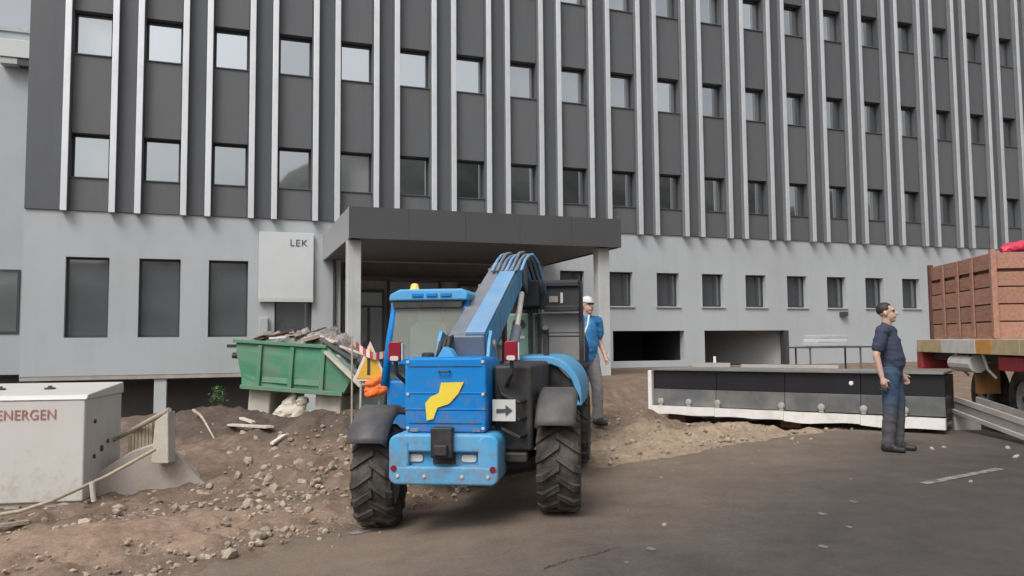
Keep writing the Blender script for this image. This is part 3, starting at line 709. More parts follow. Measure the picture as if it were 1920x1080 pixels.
# ================================================================== TELEHANDLER
HD = R(8)
TC = Vector((-0.36, 6.54, 0.012))
LW = -0.145                                   # how much lower the left rear wheel stands on the fallen road edge
tel = empty('telehandler', TC, -HD, 'blue compact telescopic handler seen from behind, boom raised, cab at left', 'telehandler')
Mt = Matrix.Translation(TC) @ Matrix.Rotation(-HD, 4, 'Z')
# --- wheels
TR_, TW = 0.41, 0.33
def tyre_mesh():
    m = MB(); h = TW / 2
    prof = [(0.225, -h * .72), (0.27, -h * .95), (0.33, -h), (0.365, -h * .93), (0.382, -h * .72), (0.385, 0), (0.382, h * .72), (0.365, h * .93), (0.33, h), (0.27, h * .95), (0.225, h * .72)]
    m.lathe(prof, 40, 'x', closed=True)
    nl = 16
    for s in (-1, 1):
        for i in range(nl):
            t0 = 2 * math.pi * (i + (0.5 if s > 0 else 0)) / nl
            def P(x, t, r): return (x, r * math.cos(t), r * math.sin(t))
            dt = .27; wth = .085
            # a slanted lug from the centre line to the shoulder
            x_in, x_out = s * -.012, s * h * 1.0
            for (xa, ta, xb, tb, ra, rb) in ((x_in, t0, s * h * .72, t0 + dt * .8, .414, .412), (s * h * .72, t0 + dt * .8, x_out, t0 + dt, .412, .372)):
                vs = [P(xa, ta - wth, .37), P(xb, tb - wth, .36), P(xb, tb + wth, .36), P(xa, ta + wth, .37), P(xa, ta - wth * .7, ra), P(xb, tb - wth * .7, rb), P(xb, tb + wth * .7, rb), P(xa, ta + wth * .7, ra)]
                m.hexa(vs)
    return m.mesh('tyre', M_rubber)
tym = tyre_mesh(); tym.polygons.foreach_set('use_smooth', [False] * len(tym.polygons))
rimm = MB().lathe([(0.0, .02), (.07, .06), (.09, .05), (.12, .0), (.2, -.02), (.215, .1), (.228, .125), (.228, -.125), (.0, -.1)], 28, 'x').mesh('rim', M_rim)
hubm = MB().lathe([(0, .10), (.05, .095), (.055, .02), (.1, .0), (.1, -.08), (0, -.08)], 18, 'x').mesh('wheel', M_black)
for (x, y, z, steer, s) in ((.735, 0, 0, -.04, 1), (-.735, 0, LW, -.10, -1), (.70, 2.36, 0.03, .0, 1), (-.70, 2.36, -.02, .0, -1)):
    wl_ = link_mesh('wheel', hubm, tel, (x, y, .405 + z), (0, 0, -steer), (s, 1, 1))
    link_mesh('tyre', tym, wl_); link_mesh('rim', rimm, wl_)
# --- rear axle, tilted to the low left wheel
ax = MB(); ax.tube([(-.60, 0, .405 + LW), (0, 0, .405 + LW / 2), (.60, 0, .405)], [.075, .12, .075], 14); ax.build('rear_axle', M_black, tel)
MB().tube([(-.56, 2.36, .40), (0, 2.36, .42), (.56, 2.36, .43)], [.08, .12, .08], 14).build('front_axle', M_black, tel)
# --- rear mudguards, following the wheels
def guard(x, zc, wid, a0, a1, name, m_, r=.475, th=.014, flare=.05):
    m = MB(); n = 14; vs = []
    for i in range(n + 1):
        a = a0 + (a1 - a0) * i / n
        for (rr, ww) in ((r, wid), (r + th, wid)):
            for sx in (-1, -.8, .8, 1):
                q = rr - (flare if abs(sx) == 1 else 0)
                vs.append((x + sx * ww / 2, -q * math.cos(a), zc + q * math.sin(a)))
    fs = []
    for i in range(n):
        a = i * 8; b_ = a + 8
        for j in range(3): fs += [(a + j, a + j + 1, b_ + j + 1, b_ + j), (a + 4 + j, b_ + 4 + j, b_ + 5 + j, a + 5 + j)]
        fs += [(a, b_, b_ + 4, a + 4), (a + 3, a + 7, b_ + 7, b_ + 3)]
    fs += [(0, 4, 5, 1), (1, 5, 6, 2), (2, 6, 7, 3)]; e = n * 8; fs += [(e, e + 1, e + 5, e + 4), (e + 1, e + 2, e + 6, e + 5), (e + 2, e + 3, e + 7, e + 6)]
    m.add(vs, fs); return m.build(name, m_, tel, smooth=True)
guard(.735, .46, .31, R(30), R(125), 'mudguard', M_guard, r=.50, flare=.06)
guard(-.735, .46 + LW, .33, R(30), R(125), 'mudguard', M_guard, r=.50, flare=.06)
for s, zz in ((1, 0), (-1, LW)):
    MB().box((s * .42, -.03, .84 + zz * .5), (s * .60, .03, .88 + zz * .5)).build('mudguard_bracket', M_black, tel)
# --- chassis
MB().box((-.28, -.34, .36), (.28, 2.75, .70)).build('chassis', M_black, tel, bevel=.02)
# --- rear counterweight cover
cov = MB().prism([(-.36, .665), (.235, .665), (.245, .78), (.245, 1.185), (.215, 1.225), (-.345, 1.225), (-.375, 1.185), (-.375, .78)], -.56, .10, 'y').build('rear_cover', M_blue, tel, bevel=.022, seg=3)
for z in (.955, .835): MB().box((-.372, -.566, z), (.242, -.556, z + .012)).build('crease', M_blue, cov, bevel=.004)
def panel_pt(px, py): return (-.07 + (px - 832) / 250, 1.222 - (py - 672) / 250)
for (x, z) in ((-.35, 1.19), (.22, 1.19), (-.35, .70), (.22, .70), (-.35, .95), (.22, .95)): MB().lathe([(.013, 0), (.013, -.006), (.008, -.009), (0, -.009)], 8, 'y', (x, -.56, z)).build('bolt', M_galv, cov)
MB().box((-.345, -.564, 1.155), (.215, -.5595, 1.160)).build('panel_seam', M_black, cov); MB().box((-.345, -.564, .735), (.215, -.5595, .740)).build('panel_seam', M_black, cov)
for x in (-.30, .17): MB().box((x - .03, -.568, .675), (x + .03, -.556, .70)).build('hinge', M_boomgrey, cov, bevel=.003)
MB().tube([(-.11, -.565, 1.125), (-.11, -.59, 1.12), (-.03, -.59, 1.12), (-.03, -.565, 1.125)], .007, 6).build('handle', M_black, cov)
logo = [panel_pt(*p) for p in ((826, 718), (869, 717), (858, 739), (841, 757), (819, 764), (811, 785), (799, 788), (796, 756), (806, 744), (822, 737))]
MB().prism(logo, -.572, -.567, 'y').build('logo_emblem', M_yellow, cov)
# top of the cover: filler, bracket
MB().prism([(-.16, 1.22), (-.02, 1.22), (-.06, 1.285), (-.11, 1.305)], -.42, -.28, 'y').build('cover_bracket', M_lblue, tel, bevel=.008)
MB().lathe([(.05, 1.22), (.05, 1.25), (.035, 1.26), (0, 1.26)], 14, 'z', (-.26, -.3, 0)).build('filler_cap', M_black, tel)
# --- rear bumper with rounded ends
def rbox(x0, x1, z0, z1, r, n=6):
    p = []
    for (cx, cz, a) in ((x1 - r, z1 - r, 0), (x0 + r, z1 - r, 90), (x0 + r, z0 + r, 180), (x1 - r, z0 + r, 270)):
        for i in range(n + 1): t_ = R(a + 90 * i / n); p.append((cx + r * math.cos(t_), cz + r * math.sin(t_)))
    return p
bmp = MB()
bmp.prism(rbox(-.47, .345, .30, .435, .06), -.66, -.26, 'y')
bmp.prism(rbox(-.47, -.32, .31, .665, .07), -.655, -.24, 'y'); bmp.prism(rbox(.195, .345, .31, .665, .07), -.655, -.24, 'y')
bmp.prism(rbox(-.40, .28, .535, .665, .03), -.645, -.25, 'y'); bmp.prism(rbox(-.36, .24, .41, .56, .02), -.585, -.3, 'y')
bumper = bmp.build('rear_bumper', M_lblue, tel, bevel=.022, seg=3)
MB().box((-.15, -.595, .445), (.02, -.588, .525)).build('number_plate_holder', M_black, bumper)
for x in (-.43, .305): MB().lathe([(.022, -.66), (.022, -.668), (0, -.668)], 12, 'y', (x, 0, .42)).build('reflector', M_redlens, bumper)
for x in (-.40, -.2, .08, .27): MB().lathe([(.014, -.655), (.014, -.668), (0, -.67)], 6, 'y', (x, 0, .365)).build('bolt', M_galv, bumper)
for x in (-.28, .12): MB().prism(rbox(x - .055, x + .055, .46, .515, .02), -.60, -.588, 'y').build('bumper_lamp', M_plate, bumper, bevel=.004)
hit = MB().box((-.145, -.70, .50), (.015, -.60, .72)); hit.box((-.115, -.74, .52), (-.015, -.69, .60)); hit.build('tow_hitch', M_black, tel, bevel=.012)
# --- engine bay, right side
MB().box((.255, -.30, .50), (.56, 1.0, 1.16)).build('engine_bay', M_black, tel, bevel=.03)
MB().box((.30, -.34, .42), (.52, .1, .5)).build('engine_guard', M_black, tel, bevel=.02)
for k in range(3):
    z = 1.0 - .13 * k; MB().tube([(.30, -.30, z), (.34, -.40, z - .06), (.46, -.40, z - .12), (.54, -.2, z - .1), (.56, .1, z)], .016, 8).build('hydraulic_hose', M_hose, tel)
ep = MB().box((.27, -.44, .745), (.445, -.432, .905)).build('warning_plate', M_plate, tel)
MB().prism([(.30, .835), (.37, .835), (.37, .865), (.42, .825), (.37, .785), (.37, .812), (.30, .805)], -.447, -.441, 'y').build('arrow_mark', M_print, ep)
# engine hood, blue, rounded towards the outside, over the front right wheel
hood = []
for i in range(9):
    t_ = R(90 - 90 * i / 8); hood.append((.52 + .34 * math.cos(t_), .84 + .36 * math.sin(t_)))
hp = [(.22, 1.20)] + hood + [(.86, .74), (.80, .74), (.80, .84)] + [(.50 + .30 * math.cos(R(90 * i / 6)), .84 + .29 * math.sin(R(90 * i / 6))) for i in range(7)] + [(.22, 1.13)]
MB().prism(hp, 1.05, 2.55, 'y').build('engine_hood', M_lblue, tel, bevel=.015)
MB().box((.26, 1.02, .5), (.56, 2.2, 1.12)).build('engine_block', M_black, tel)
MB().prism([(.22, 1.13), (.50, 1.13), (.64, 1.09), (.78, .95), (.79, .74), (.22, .74)], 1.12, 1.14, 'y').build('hood_bulkhead', M_black, tel)
MB().tube([(.50, 1.4, 1.19), (.50, 1.4, 1.42), (.50, 1.33, 1.47)], .03, 10).build('exhaust', M_black, tel)
guard(-.70, .43, .36, R(60), R(165), 'front_fender', M_lblue, r=.50).location = (0, 2.36, 0)
# --- tail lights on brackets
for x, s in ((-.485, -1), (.415, 1)):
    MB().tube([(x * .85, -.30, 1.0), (x, -.40, 1.1), (x, -.42, 1.2)], .016, 8).build('lamp_bracket', M_black, tel)
    tl = MB().prism(rbox(x - .05, x + .05, 1.19, 1.345, .025), -.46, -.40, 'y').build('tail_light', M_redlens, tel, bevel=.008)
    MB().prism(rbox(x - .032, x + .032, 1.20, 1.235, .012), -.466, -.455, 'y').build('reversing_lens', M_plate, tl)
    MB().box((x + .052, -.455, 1.2), (x + .064, -.40, 1.33)).build('lamp_side', M_plate, tl, bevel=.004)
# --- cab
CX_0, CX_1, CY_0, CY_1, CB, CT = -.90, -.13, .58, 1.75, .62, 1.80
posts = [((CX_0 + .02, CY_0, .95), (CX_0 + .10, CY_0 + .10, CT - .06)), ((CX_1 - .02, CY_0, .95), (CX_1 - .02, CY_0 + .08, CT - .05)), ((CX_0 + .02, CY_1, .8), (CX_0 + .10, CY_1 - .1, CT - .05)), ((CX_1 - .02, CY_1, .8), (CX_1 - .02, CY_1 - .08, CT - .05))]
for a, b_ in posts: MB().tube([a, tuple((Vector(a) * .45 + Vector(b_) * .55) + Vector(((-.012 if a[0] < -.5 else 0), 0, 0))), b_], [.036, .033, .032], 10).build('cab_post', M_blue, tel, smooth=True)
MB().box((CX_0 + .09, CY_0 - .03, 1.14), (CX_1 - .06, CY_0 + .03, 1.20)).build('cab_crossbar', M_blue, tel, bevel=.01)
roof = MB().prism([(CX_0 + .06, CT - .09), (CX_1 + .01, CT - .09), (CX_1 + .02, CT - .03), (CX_1 - .03, CT + .015), (CX_0 + .16, CT + .015), (CX_0 + .07, CT - .03)], CY_0 - .02, CY_1 - .02, 'y').build('cab_roof', M_lblue, tel, bevel=.02, seg=3)
for i in range(3): MB().box((-.62 + i * .13, CY_0 - .035, CT - .055), (-.52 + i * .13, CY_0 - .02, CT - .025)).build('roof_vent', M_blue, roof, bevel=.004)
MB().prism([(CX_0 + .10, CT - .155), (CX_1 - .05, CT - .155), (CX_1 - .03, CT - .092), (CX_0 + .09, CT - .092)], CY_0 + .0, CY_0 + .05, 'y').build('window_header', M_black, tel, bevel=.008)
MB().prism([(CX_0 + .06, 1.20), (CX_1 - .04, 1.20), (CX_1 - .04, CT - .12), (CX_0 + .12, CT - .12)], CY_0 + .035, CY_0 + .041, 'y').build('rear_window', M_cabglass, tel)
MB().prism([(CX_0 + .06, 1.0), (CX_1 - .04, 1.0), (CX_1 - .04, CT - .08), (CX_0 + .12, CT - .08)], CY_1 - .06, CY_1 - .054, 'y').build('windscreen', M_cabglass, tel)
MB().box((CX_1 - .018, CY_0 + .07, 1.15), (CX_1 - .010, CY_1 - .08, CT - .1)).build('side_window', M_cabglass, tel)
MB().prism([(CY_0 + .05, 1.0), (CY_1 - .06, 1.0), (CY_1 - .12, CT - .1), (CY_0 + .12, CT - .1)], CX_0 + .045, CX_0 + .052, 'x').build('door_window', M_cabglass, tel)
MB().box((CX_0 + .03, CY_0 + .02, .55), (CX_1 - .03, CY_1 - .02, 1.0)).build('cab_tub', M_blue, tel, bevel=.03)
st = MB(); st.box((-.70, .78, 1.01), (-.30, 1.2, 1.12)); st.prism(rbox(-.68, -.32, 1.08, 1.52, .08), .70, .79, 'y'); st.prism(rbox(-.60, -.40, 1.50, 1.68, .05), .71, .77, 'y'); st.build('driver_seat', M_seat, tel, bevel=.02)
MB().lathe([(.145, -.01), (.165, 0), (.145, .012), (.13, 0)], 20, 'z', closed=True).build('steering_wheel', M_black, tel).matrix_local = Matrix.Translation((-.5, 1.42, 1.32)) @ Matrix.Rotation(R(55), 4, 'X')
bc = MB().lathe([(.05, 0), (.05, .02), (.04, .025), (.038, .05), (.026, .068), (0, .074)], 14, 'z', (-.66, CY_0 + .22, CT + .012)).build('beacon', M_beacon, tel, smooth=True)
MB().tube([(-.66, CY_0 + .22, CT - .02), (-.66, CY_0 + .22, CT + .03)], .02, 8).build('beacon_stem', M_black, tel)
MB().tube([(CX_0, CY_1, 1.6), (CX_0 - .16, CY_1 + .05, 1.62), (CX_0 - .18, CY_1 + .05, 1.5)], .012, 6).build('mirror_arm', M_black, tel)
MB().box((CX_0 - .25, CY_1 + .03, 1.28), (CX_0 - .10, CY_1 + .07, 1.5)).build('mirror', M_black, tel, bevel=.015)
# --- boom: local axis from pivot to head
P0 = Vector((.045, .02, 1.30)); P1 = Vector((.045, 2.40, 2.14))
bd = (P1 - P0).normalized(); bu = Vector((1, 0, 0)).cross(bd) * 1.0; bu = Vector((0, -bd.z, bd.y))
Mb = Matrix(((1, 0, 0, P0.x), (0, bd.y, bu.y, P0.y), (0, bd.z, bu.z, P0.z), (0, 0, 0, 1)))
BL = (P1 - P0).length
bo = MB().box((-.19, -.12, -.135), (.115, BL * .93, .135), Mb).build('boom', [M_boomgrey], tel, bevel=.018)
MB().box((-.045, -.11, .137), (.118, BL * .92, .165), Mb).build('boom_top_plate', M_boomblue, bo, bevel=.005)
MB().box((.117, -.10, -.12), (.124, BL * .90, .13), Mb).build('boom_side_plate', M_lblue, bo, bevel=.003)
MB().box((-.085, BL * .9, -.10), (.085, BL + .10, .10), Mb).build('inner_boom', M_boomblue, tel, bevel=.015)
for k, q in enumerate((.25, .55, .8)):
    MB().box((-.20, BL * q, -.145), (.127, BL * q + .04, .139), Mb).build('boom_band', M_boomgrey, bo, bevel=.006)
hd = MB(); hd.prism([(BL - .05, -.16), (BL + .18, -.34), (BL + .30, -.30), (BL + .26, -.02), (BL + .14, .16), (BL - .06, .17)], -.13, -.10, 'x', M=Mb); hd.prism([(BL - .05, -.16), (BL + .18, -.34), (BL + .30, -.30), (BL + .26, -.02), (BL + .14, .16), (BL - .06, .17)], .10, .13, 'x', M=Mb); hd.build('boom_head', M_boomgrey, tel, bevel=.01)
for k in range(7):
    x = -.12 + .05 * k; s = rnd.uniform(.9, 1.15)
    pts = [Mb @ Vector((x, BL * .72, .17)), Mb @ Vector((x, BL * .86, .19)), Mb @ Vector((x + .01, BL * .96, .185 * s)), Mb @ Vector((x + .03, BL + .10, .15 * s)), Mb @ Vector((x + .08, BL + .20, .02)), Mb @ Vector((x + .12, BL + .26, -.18)), Mb @ Vector((x + .14, BL + .28, -.36))]
    MB().tube(pts, .017, 8).build('boom_hose', M_boomgrey if k % 3 else M_boomblue, tel, smooth=True)
# pivot ears, cylinder
for x in (-.22, .19): MB().prism([(-.25, 1.05), (.3, 1.05), (.12, 1.40), (-.02, 1.43), (-.10, 1.36)], x - .014, x + .014, 'x').build('boom_bracket', M_lblue, tel, bevel=.006)
MB().tube([(-.24, .02, 1.32), (.22, .02, 1.32)], .035, 12).build('pivot_pin', M_galv, tel)
MB().tube([(.245, .55, 1.10), (.245, 1.15, 1.46)], .05, 12).build('lift_cylinder', M_boomgrey, tel, smooth=True); MB().tube([(.245, 1.15, 1.46), (.22, 1.75, 1.83)], .028, 10).build('lift_rod', M_galv, tel, smooth=True)
for k in range(3):
    x = -.20 + .035 * k
    MB().tube([(x, -.22, 1.22), (x + .01, -.16, 1.33 + .02 * k), (x + .06, -.02, 1.40), (x + .12, .12, 1.34), (x + .14, .2, 1.22)], .02, 8).build('hydraulic_hose', M_hose, tel, smooth=True)
MB().ball((-.02, .05, 1.33), (.12, .14, .10), 12, 8).build('valve_block', M_black, tel)
# --- carriage and forks at the boom head
CY = 2.92
car = MB(); car.box((.07, CY - .07, 1.71), (.75, CY, 2.05)); car.box((.0, CY - .26, 1.74), (.30, CY - .07, 2.03)); car.box((.34, CY - .11, 1.68), (.74, CY - .072, 1.75)); car.box((.34, CY - .11, 1.97), (.74, CY - .072, 2.03)); car.build('fork_carriage', M_hose, tel, bevel=.012)
MB().box((.40, CY - .085, 1.79), (.50, CY - .072, 1.86)).build('carriage_plate', M_loadgrey, tel); MB().box((.53, CY - .085, 1.78), (.56, CY - .072, 1.90)).build('carriage_latch', M_galv, tel)
for x in (.14, .735):
    f = MB(); f.box((x, CY + .002, 1.03), (x + .05, CY + .04, 2.03)); f.box((x, CY + .04, 1.03), (x + .05, CY + 1.0, 1.07)); f.build('fork', M_black, tel, bevel=.006)

# load carried on the forks
ld = empty('equipment_cabinet', Mt @ Vector((.30, CY + .06, 1.07)), -HD, 'grey and green equipment cabinet carried on the forks of the blue telehandler', 'cabinet')
MB().box((-.42, .0, .005), (.46, .8, .60)).build('housing', M_loadgrey, ld, bevel=.02)
MB().box((-.40, -.030, .03), (-.08, -.003, .585)).build('control_panel', M_loadgreen, ld, bevel=.008)
MB().prism(rbox(-.35, -.20, .42, .53, .05), -.042, -.031, 'y').build('gauge', M_black, ld)
MB().box((-.32, -.038, .30), (-.20, -.031, .335)).build('nameplate', M_plate, ld)
MB().box((-.055, -.028, .02), (-.02, -.003, .59)).build('panel_post', M_black, ld)
MB().box((.0, -.02, .33), (.45, -.003, .355)).build('rib', M_loadgrey, ld, bevel=.005)
MB().box((.0, -.012, .37), (.45, -.003, .58)).build('upper_panel', M_loadgrey, ld, bevel=.006)
MB().box((.0, -.012, .04), (.45, -.003, .315)).build('lower_panel', M_loadgrey, ld, bevel=.006)
MB().tube([(-.06, -.05, .55), (.0, -.06, .40), (.05, -.05, .28)], .012, 6).build('cable', M_hose, ld)

# ================================================================== PEOPLE
def cap(m, a, b_, ra, rb, fl=1.0, ref=(0, 1, 0), seg=16):
    """tapered capsule, fl flattens the section along ref"""
    a, b_ = Vector(a), Vector(b_); d = (b_ - a); l = d.length; d = d.normalized() if l > 1e-6 else Vector((0, 0, 1))
    ref = Vector(ref); e1 = ref - d * ref.dot(d)
    if e1.length < 1e-3: e1 = Vector((1, 0, 0)) - d * d.x
    e1.normalize(); e2 = d.cross(e1); rings = []
    for t_ in (-90, -60, -30, 0): rings.append((a + d * ra * math.sin(R(t_)), ra * max(.02, math.cos(R(t_)))))
    for q in (.33, .66): rings.append((a.lerp(b_, q), ra + (rb - ra) * q))
    for t_ in (0, 30, 60, 90): rings.append((b_ + d * rb * math.sin(R(t_)), rb * max(.02, math.cos(R(t_)))))
    vs = []; 
    for c_, r in rings:
        for j in range(seg):
            t_ = 2 * math.pi * j / seg; vs.append(c_ + e1 * r * fl * math.cos(t_) + e2 * r * math.sin(t_))
    fs = [tuple(range(seg - 1, -1, -1)), tuple((len(rings) - 1) * seg + j for j in range(seg))]
    for i in range(len(rings) - 1):
        for j in range(seg):
            q = (j + 1) % seg; fs.append((i * seg + j, i * seg + q, (i + 1) * seg + q, (i + 1) * seg + j))
    m.add(vs, fs)
def fuse(m, name, material, parent, voxel=.009, smooth=6, folds=0.0):
    me = m.mesh(name, material); o = bpy.data.objects.new('tmp', me); COL.objects.link(o)
    rm = o.modifiers.new('r', 'REMESH'); rm.mode = 'VOXEL'; rm.voxel_size = voxel; rm.use_smooth_shade = True
    sm = o.modifiers.new('s', 'SMOOTH'); sm.iterations = smooth; sm.factor = .5
    dg = bpy.context.evaluated_depsgraph_get(); dg.update()
    me2 = bpy.data.meshes.new_from_object(o.evaluated_get(dg)); bpy.data.objects.remove(o)
    me2.materials.clear(); me2.materials.append(material); me2.name = name
    me2.polygons.foreach_set('use_smooth', [True] * len(me2.polygons)); me2.polygons.foreach_set('material_index', [0] * len(me2.polygons))
    if folds:
        me2.calc_loop_triangles(); nn = [v.normal.copy() for v in me2.vertices]
        for v, n_ in zip(me2.vertices, nn):
            p = v.co; q = mnoise.fractal(Vector((p.x * 7 + 3, p.y * 7, p.z * 13 + p.x * 6)), .8, 2.1, 3); q2 = 1 - abs(mnoise.noise(Vector((p.x * 5 + p.z * 4, p.y * 6, p.z * 9)))) * 2
            v.co = p + n_ * (q * folds + max(0, q2) * folds * .7)
    o = bpy.data.objects.new(name, me2); COL.objects.link(o); o.parent = parent; return o

def make_person(root, J, belly=0.0, shirt=M_navy, trouser=(M_jeans, M_greytrouser), headwear=None, long_sleeve=False, hand_curl=.6, head_dir=(0, -1, 0), head_up=0.1):
    """J: joint dict in local metres. figure faces -Y before rotation."""
    V = {k: Vector(v) for k, v in J.items()}
    bdy = MB()
    # trunk (skin body, kept inside clothing)
    cap(bdy, V['pelvis'], V['chest'], .135, .145, .72); cap(bdy, V['chest'], V['neck'], .12, .055, .8); cap(bdy, V['neck'] - Vector((0, 0, .03)), V['head'] - Vector((0, 0, .04)), .056, .056)
    for s in 'LR':
        cap(bdy, V['sh' + s], V['el' + s], .052, .042); cap(bdy, V['el' + s], V['wr' + s], .042, .030)
        cap(bdy, V['hip' + s], V['kn' + s], .085, .058); cap(bdy, V['kn' + s], V['an' + s], .056, .04)
        cap(bdy, V['chest'] + Vector((0, 0, .06)), V['sh' + s], .08, .055)
        # hand
        d = (V['wr' + s] - V['el' + s]).normalized(); fwd_ = Vector((0, -1, 0)); fwd_ = (fwd_ - d * fwd_.dot(d)).normalized(); side = d.cross(fwd_)
        inn = side * (1 if (V['pelvis'] - V['wr' + s]).dot(side) > 0 else -1)
        pm = V['wr' + s] + d * .055
        cap(bdy, V['wr' + s] + d * .01, pm + d * .03, .027, .036, .95, fwd_)
        for k in range(4):
            b0 = pm + d * .035 + fwd_ * (.030 - .020 * k); ln = (.075, .083, .078, .062)[k]
            k1 = b0 + d * ln * .5 + inn * .008; k2 = k1 + (d * (1 - hand_curl) + inn * hand_curl).normalized() * ln * .5
            cap(bdy, b0 - d * .015, k1, .0095, .0085, seg=8); cap(bdy, k1, k2, .0085, .0075, seg=8)
        t0 = pm - d * .015 + fwd_ * .03; t1 = t0 + (d * .6 + fwd_ * .6 + inn * .2).normalized() * .035; t2 = t1 + (d * .85 + fwd_ * .2 + inn * .3).normalized() * .03
        cap(bdy, t0 - fwd_ * .015, t1, .012, .010, seg=8); cap(bdy, t1, t2, .010, .008, seg=8)
    # head
    H = V['head']; f = Vector(head_dir).normalized(); f = (f + Vector((0, 0, head_up))).normalized(); rt_ = f.cross(Vector((0, 0, 1))).normalized(); up_ = rt_.cross(f)
    MH = Matrix(((rt_.x, -f.x, up_.x), (rt_.y, -f.y, up_.y), (rt_.z, -f.z, up_.z)))    # local: x right, -y forward, z up
    hp_ = lambda x, y, z: H + MH @ Vector((x, y, z))
    bdy.ball(hp_(0, .012, .035), (.076, .095, .088), 18, 12, M=MH); bdy.ball(hp_(0, -.02, -.035), (.060, .072, .075), 16, 10, M=MH)
    cap(bdy, hp_(0, -.045, -.085), hp_(0, -.05, -.09), .032, .03)
    cap(bdy, hp_(0, -.090, .010), hp_(0, -.112, -.028), .010, .016, seg=10)
    cap(bdy, hp_(-.022, -.086, -.058), hp_(.022, -.086, -.058), .010, .010, seg=8)
    cap(bdy, hp_(-.05, -.078, .03), hp_(.05, -.078, .03), .014, .014, seg=8)
    for s in (-1, 1): bdy.ball(hp_(s * .078, .012, -.005), (.012, .022, .033), 8, 6, M=MH)
    body = fuse(bdy, 'body', M_skin, root, .0075, 4)
    for s in (-1, 1):
        MB().ball(hp_(s * .031, -.083, .012), (.014, .009, .010), 8, 6, M=MH).build('eye', M_hair, root)
    # shirt
    sh_ = MB()
    cap(sh_, V['pelvis'] + Vector((0, 0, -.03)), V['pelvis'] + Vector((0, -.01, .12)), .165, .158, .76); cap(sh_, V['pelvis'] + Vector((0, -.01 - belly * .4, .10)), V['chest'], .155 + belly * .4, .172, .74 + belly)
    cap(sh_, V['chest'], V['chest'] + Vector((0, .01, .10)), .172, .13, .72); cap(sh_, V['chest'] + Vector((0, .01, .09)), V['neck'] - Vector((0, 0, .015)), .12, .068, .85)
    for s in 'LR':
        cap(sh_, V['chest'] + Vector((0, .01, .10)), V['sh' + s], .095, .075)
        if long_sleeve: cap(sh_, V['sh' + s], V['el' + s], .074, .058); cap(sh_, V['el' + s], V['wr' + s], .056, .042)
        else: cap(sh_, V['sh' + s], V['sh' + s].lerp(V['el' + s], .66), .076, .072)
    fuse(sh_, 'shirt', shirt, root, .010, 5, folds=.008)
    # trousers
    tr_ = MB(); cap(tr_, V['pelvis'] - Vector((0, 0, .05)), V['pelvis'] + Vector((0, 0, .06)), .158, .152, .74)
    for s in 'LR':
        cap(tr_, V['hip' + s], V['kn' + s], .108, .080); cap(tr_, V['kn' + s], V['an' + s] + Vector((0, 0, -.0)), .080, .068)
    fuse(tr_, 'trousers', trouser, root, .010, 5, folds=.006)
    # shoes
    for s in 'LR':
        fd = Vector(J['toe' + s]) - V['an' + s]; fd.z = 0; fd.normalize(); sho = MB()
        heel = V['an' + s] + Vector((0, 0, -.045)) - fd * .04; toe = V['an' + s] + fd * .17 + Vector((0, 0, -.055))
        sdv = fd.cross(Vector((0, 0, 1)))
        cap(sho, heel, toe, .046, .036, 1.0, sdv); cap(sho, V['an' + s] + Vector((0, 0, .01)), V['an' + s] + fd * .06 + Vector((0, 0, -.03)), .048, .045)
        so = fuse(sho, 'shoe', M_shoe, root, .009, 4)
        zmin = V['an' + s].z - .088
        for v in so.data.vertices: v.co.z = max(v.co.z, zmin)
    # hair / headwear
    if headwear == 'hair':
        hr = MB(); hr.ball(hp_(0, .022, .052), (.082, .096, .085), 18, 12, M=MH); h = fuse(hr, 'hair', M_hair, root, .008, 2)
        bm = bmesh.new(); bm.from_mesh(h.data)
        kill = [v for v in bm.verts if (lambda q: (q.y < -.035 and q.z < .085) or q.z < .0)(MH.transposed() @ (v.co - H))]
        bmesh.ops.delete(bm, geom=kill, context='VERTS'); bm.to_mesh(h.data); bm.free()
        sol = h.modifiers.new('t', 'SOLIDIFY'); sol.thickness = .006
    if headwear == 'cap':
        hc = MB(); hc.ball(hp_(0, .015, .055), (.086, .104, .082), 18, 12, M=MH); h = fuse(hc, 'cap', M_capwhite, root, .008, 2)
        bm = bmesh.new(); bm.from_mesh(h.data)
        kill = [v for v in bm.verts if (MH.transposed() @ (v.co - H)).z < .035]
        bmesh.ops.delete(bm, geom=kill, context='VERTS'); bm.to_mesh(h.data); bm.free(); sol = h.modifiers.new('t', 'SOLIDIFY'); sol.thickness = .006
        pk = MB(); pk.add([hp_(.07 * math.cos(R(a)), -.06 - .105 * math.sin(R(a)), .042 - .012 * math.sin(R(a))) for a in range(0, 181, 20)] + [hp_(.07 * math.cos(R(a)), -.06 - .105 * math.sin(R(a)), .034 - .012 * math.sin(R(a))) for a in range(0, 181, 20)], [tuple(range(10)), tuple(range(19, 9, -1))] + [(i, i + 10, i + 11, i + 1) for i in range(9)]); pk.build('cap_peak', M_capwhite, root)
    return body

# man standing at right, facing right (towards the truck)
g = on_ground(1681, 848)
man = empty('person', (g.x, g.y, 0.012), R(90 - 36), 'man in navy T-shirt, blue jeans and dark shoes standing on the road by the truck', 'person')
s_ = 1.0
make_person(man, dict(pelvis=(0, .02, .98), chest=(0, .045, 1.30), neck=(0, .06, 1.50), head=(0, .045, 1.645),
    shL=(.185, .05, 1.425), shR=(-.185, .07, 1.425), elL=(.255, .08, 1.14), elR=(-.265, .13, 1.14), wrL=(.26, -.04, .92), wrR=(-.275, .075, .90),
    hipL=(.09, .02, .93), hipR=(-.09, .02, .93), knL=(.10, -.02, .51), knR=(-.10, .03, .51), anL=(.10, .0, .088), anR=(-.11, .07, .088), toeL=(.13, -.2, 0), toeR=(-.15, -.13, 0)),
    belly=.035, trouser=M_jeans, headwear='hair', head_dir=(.12, -.99, 0), head_up=.16)
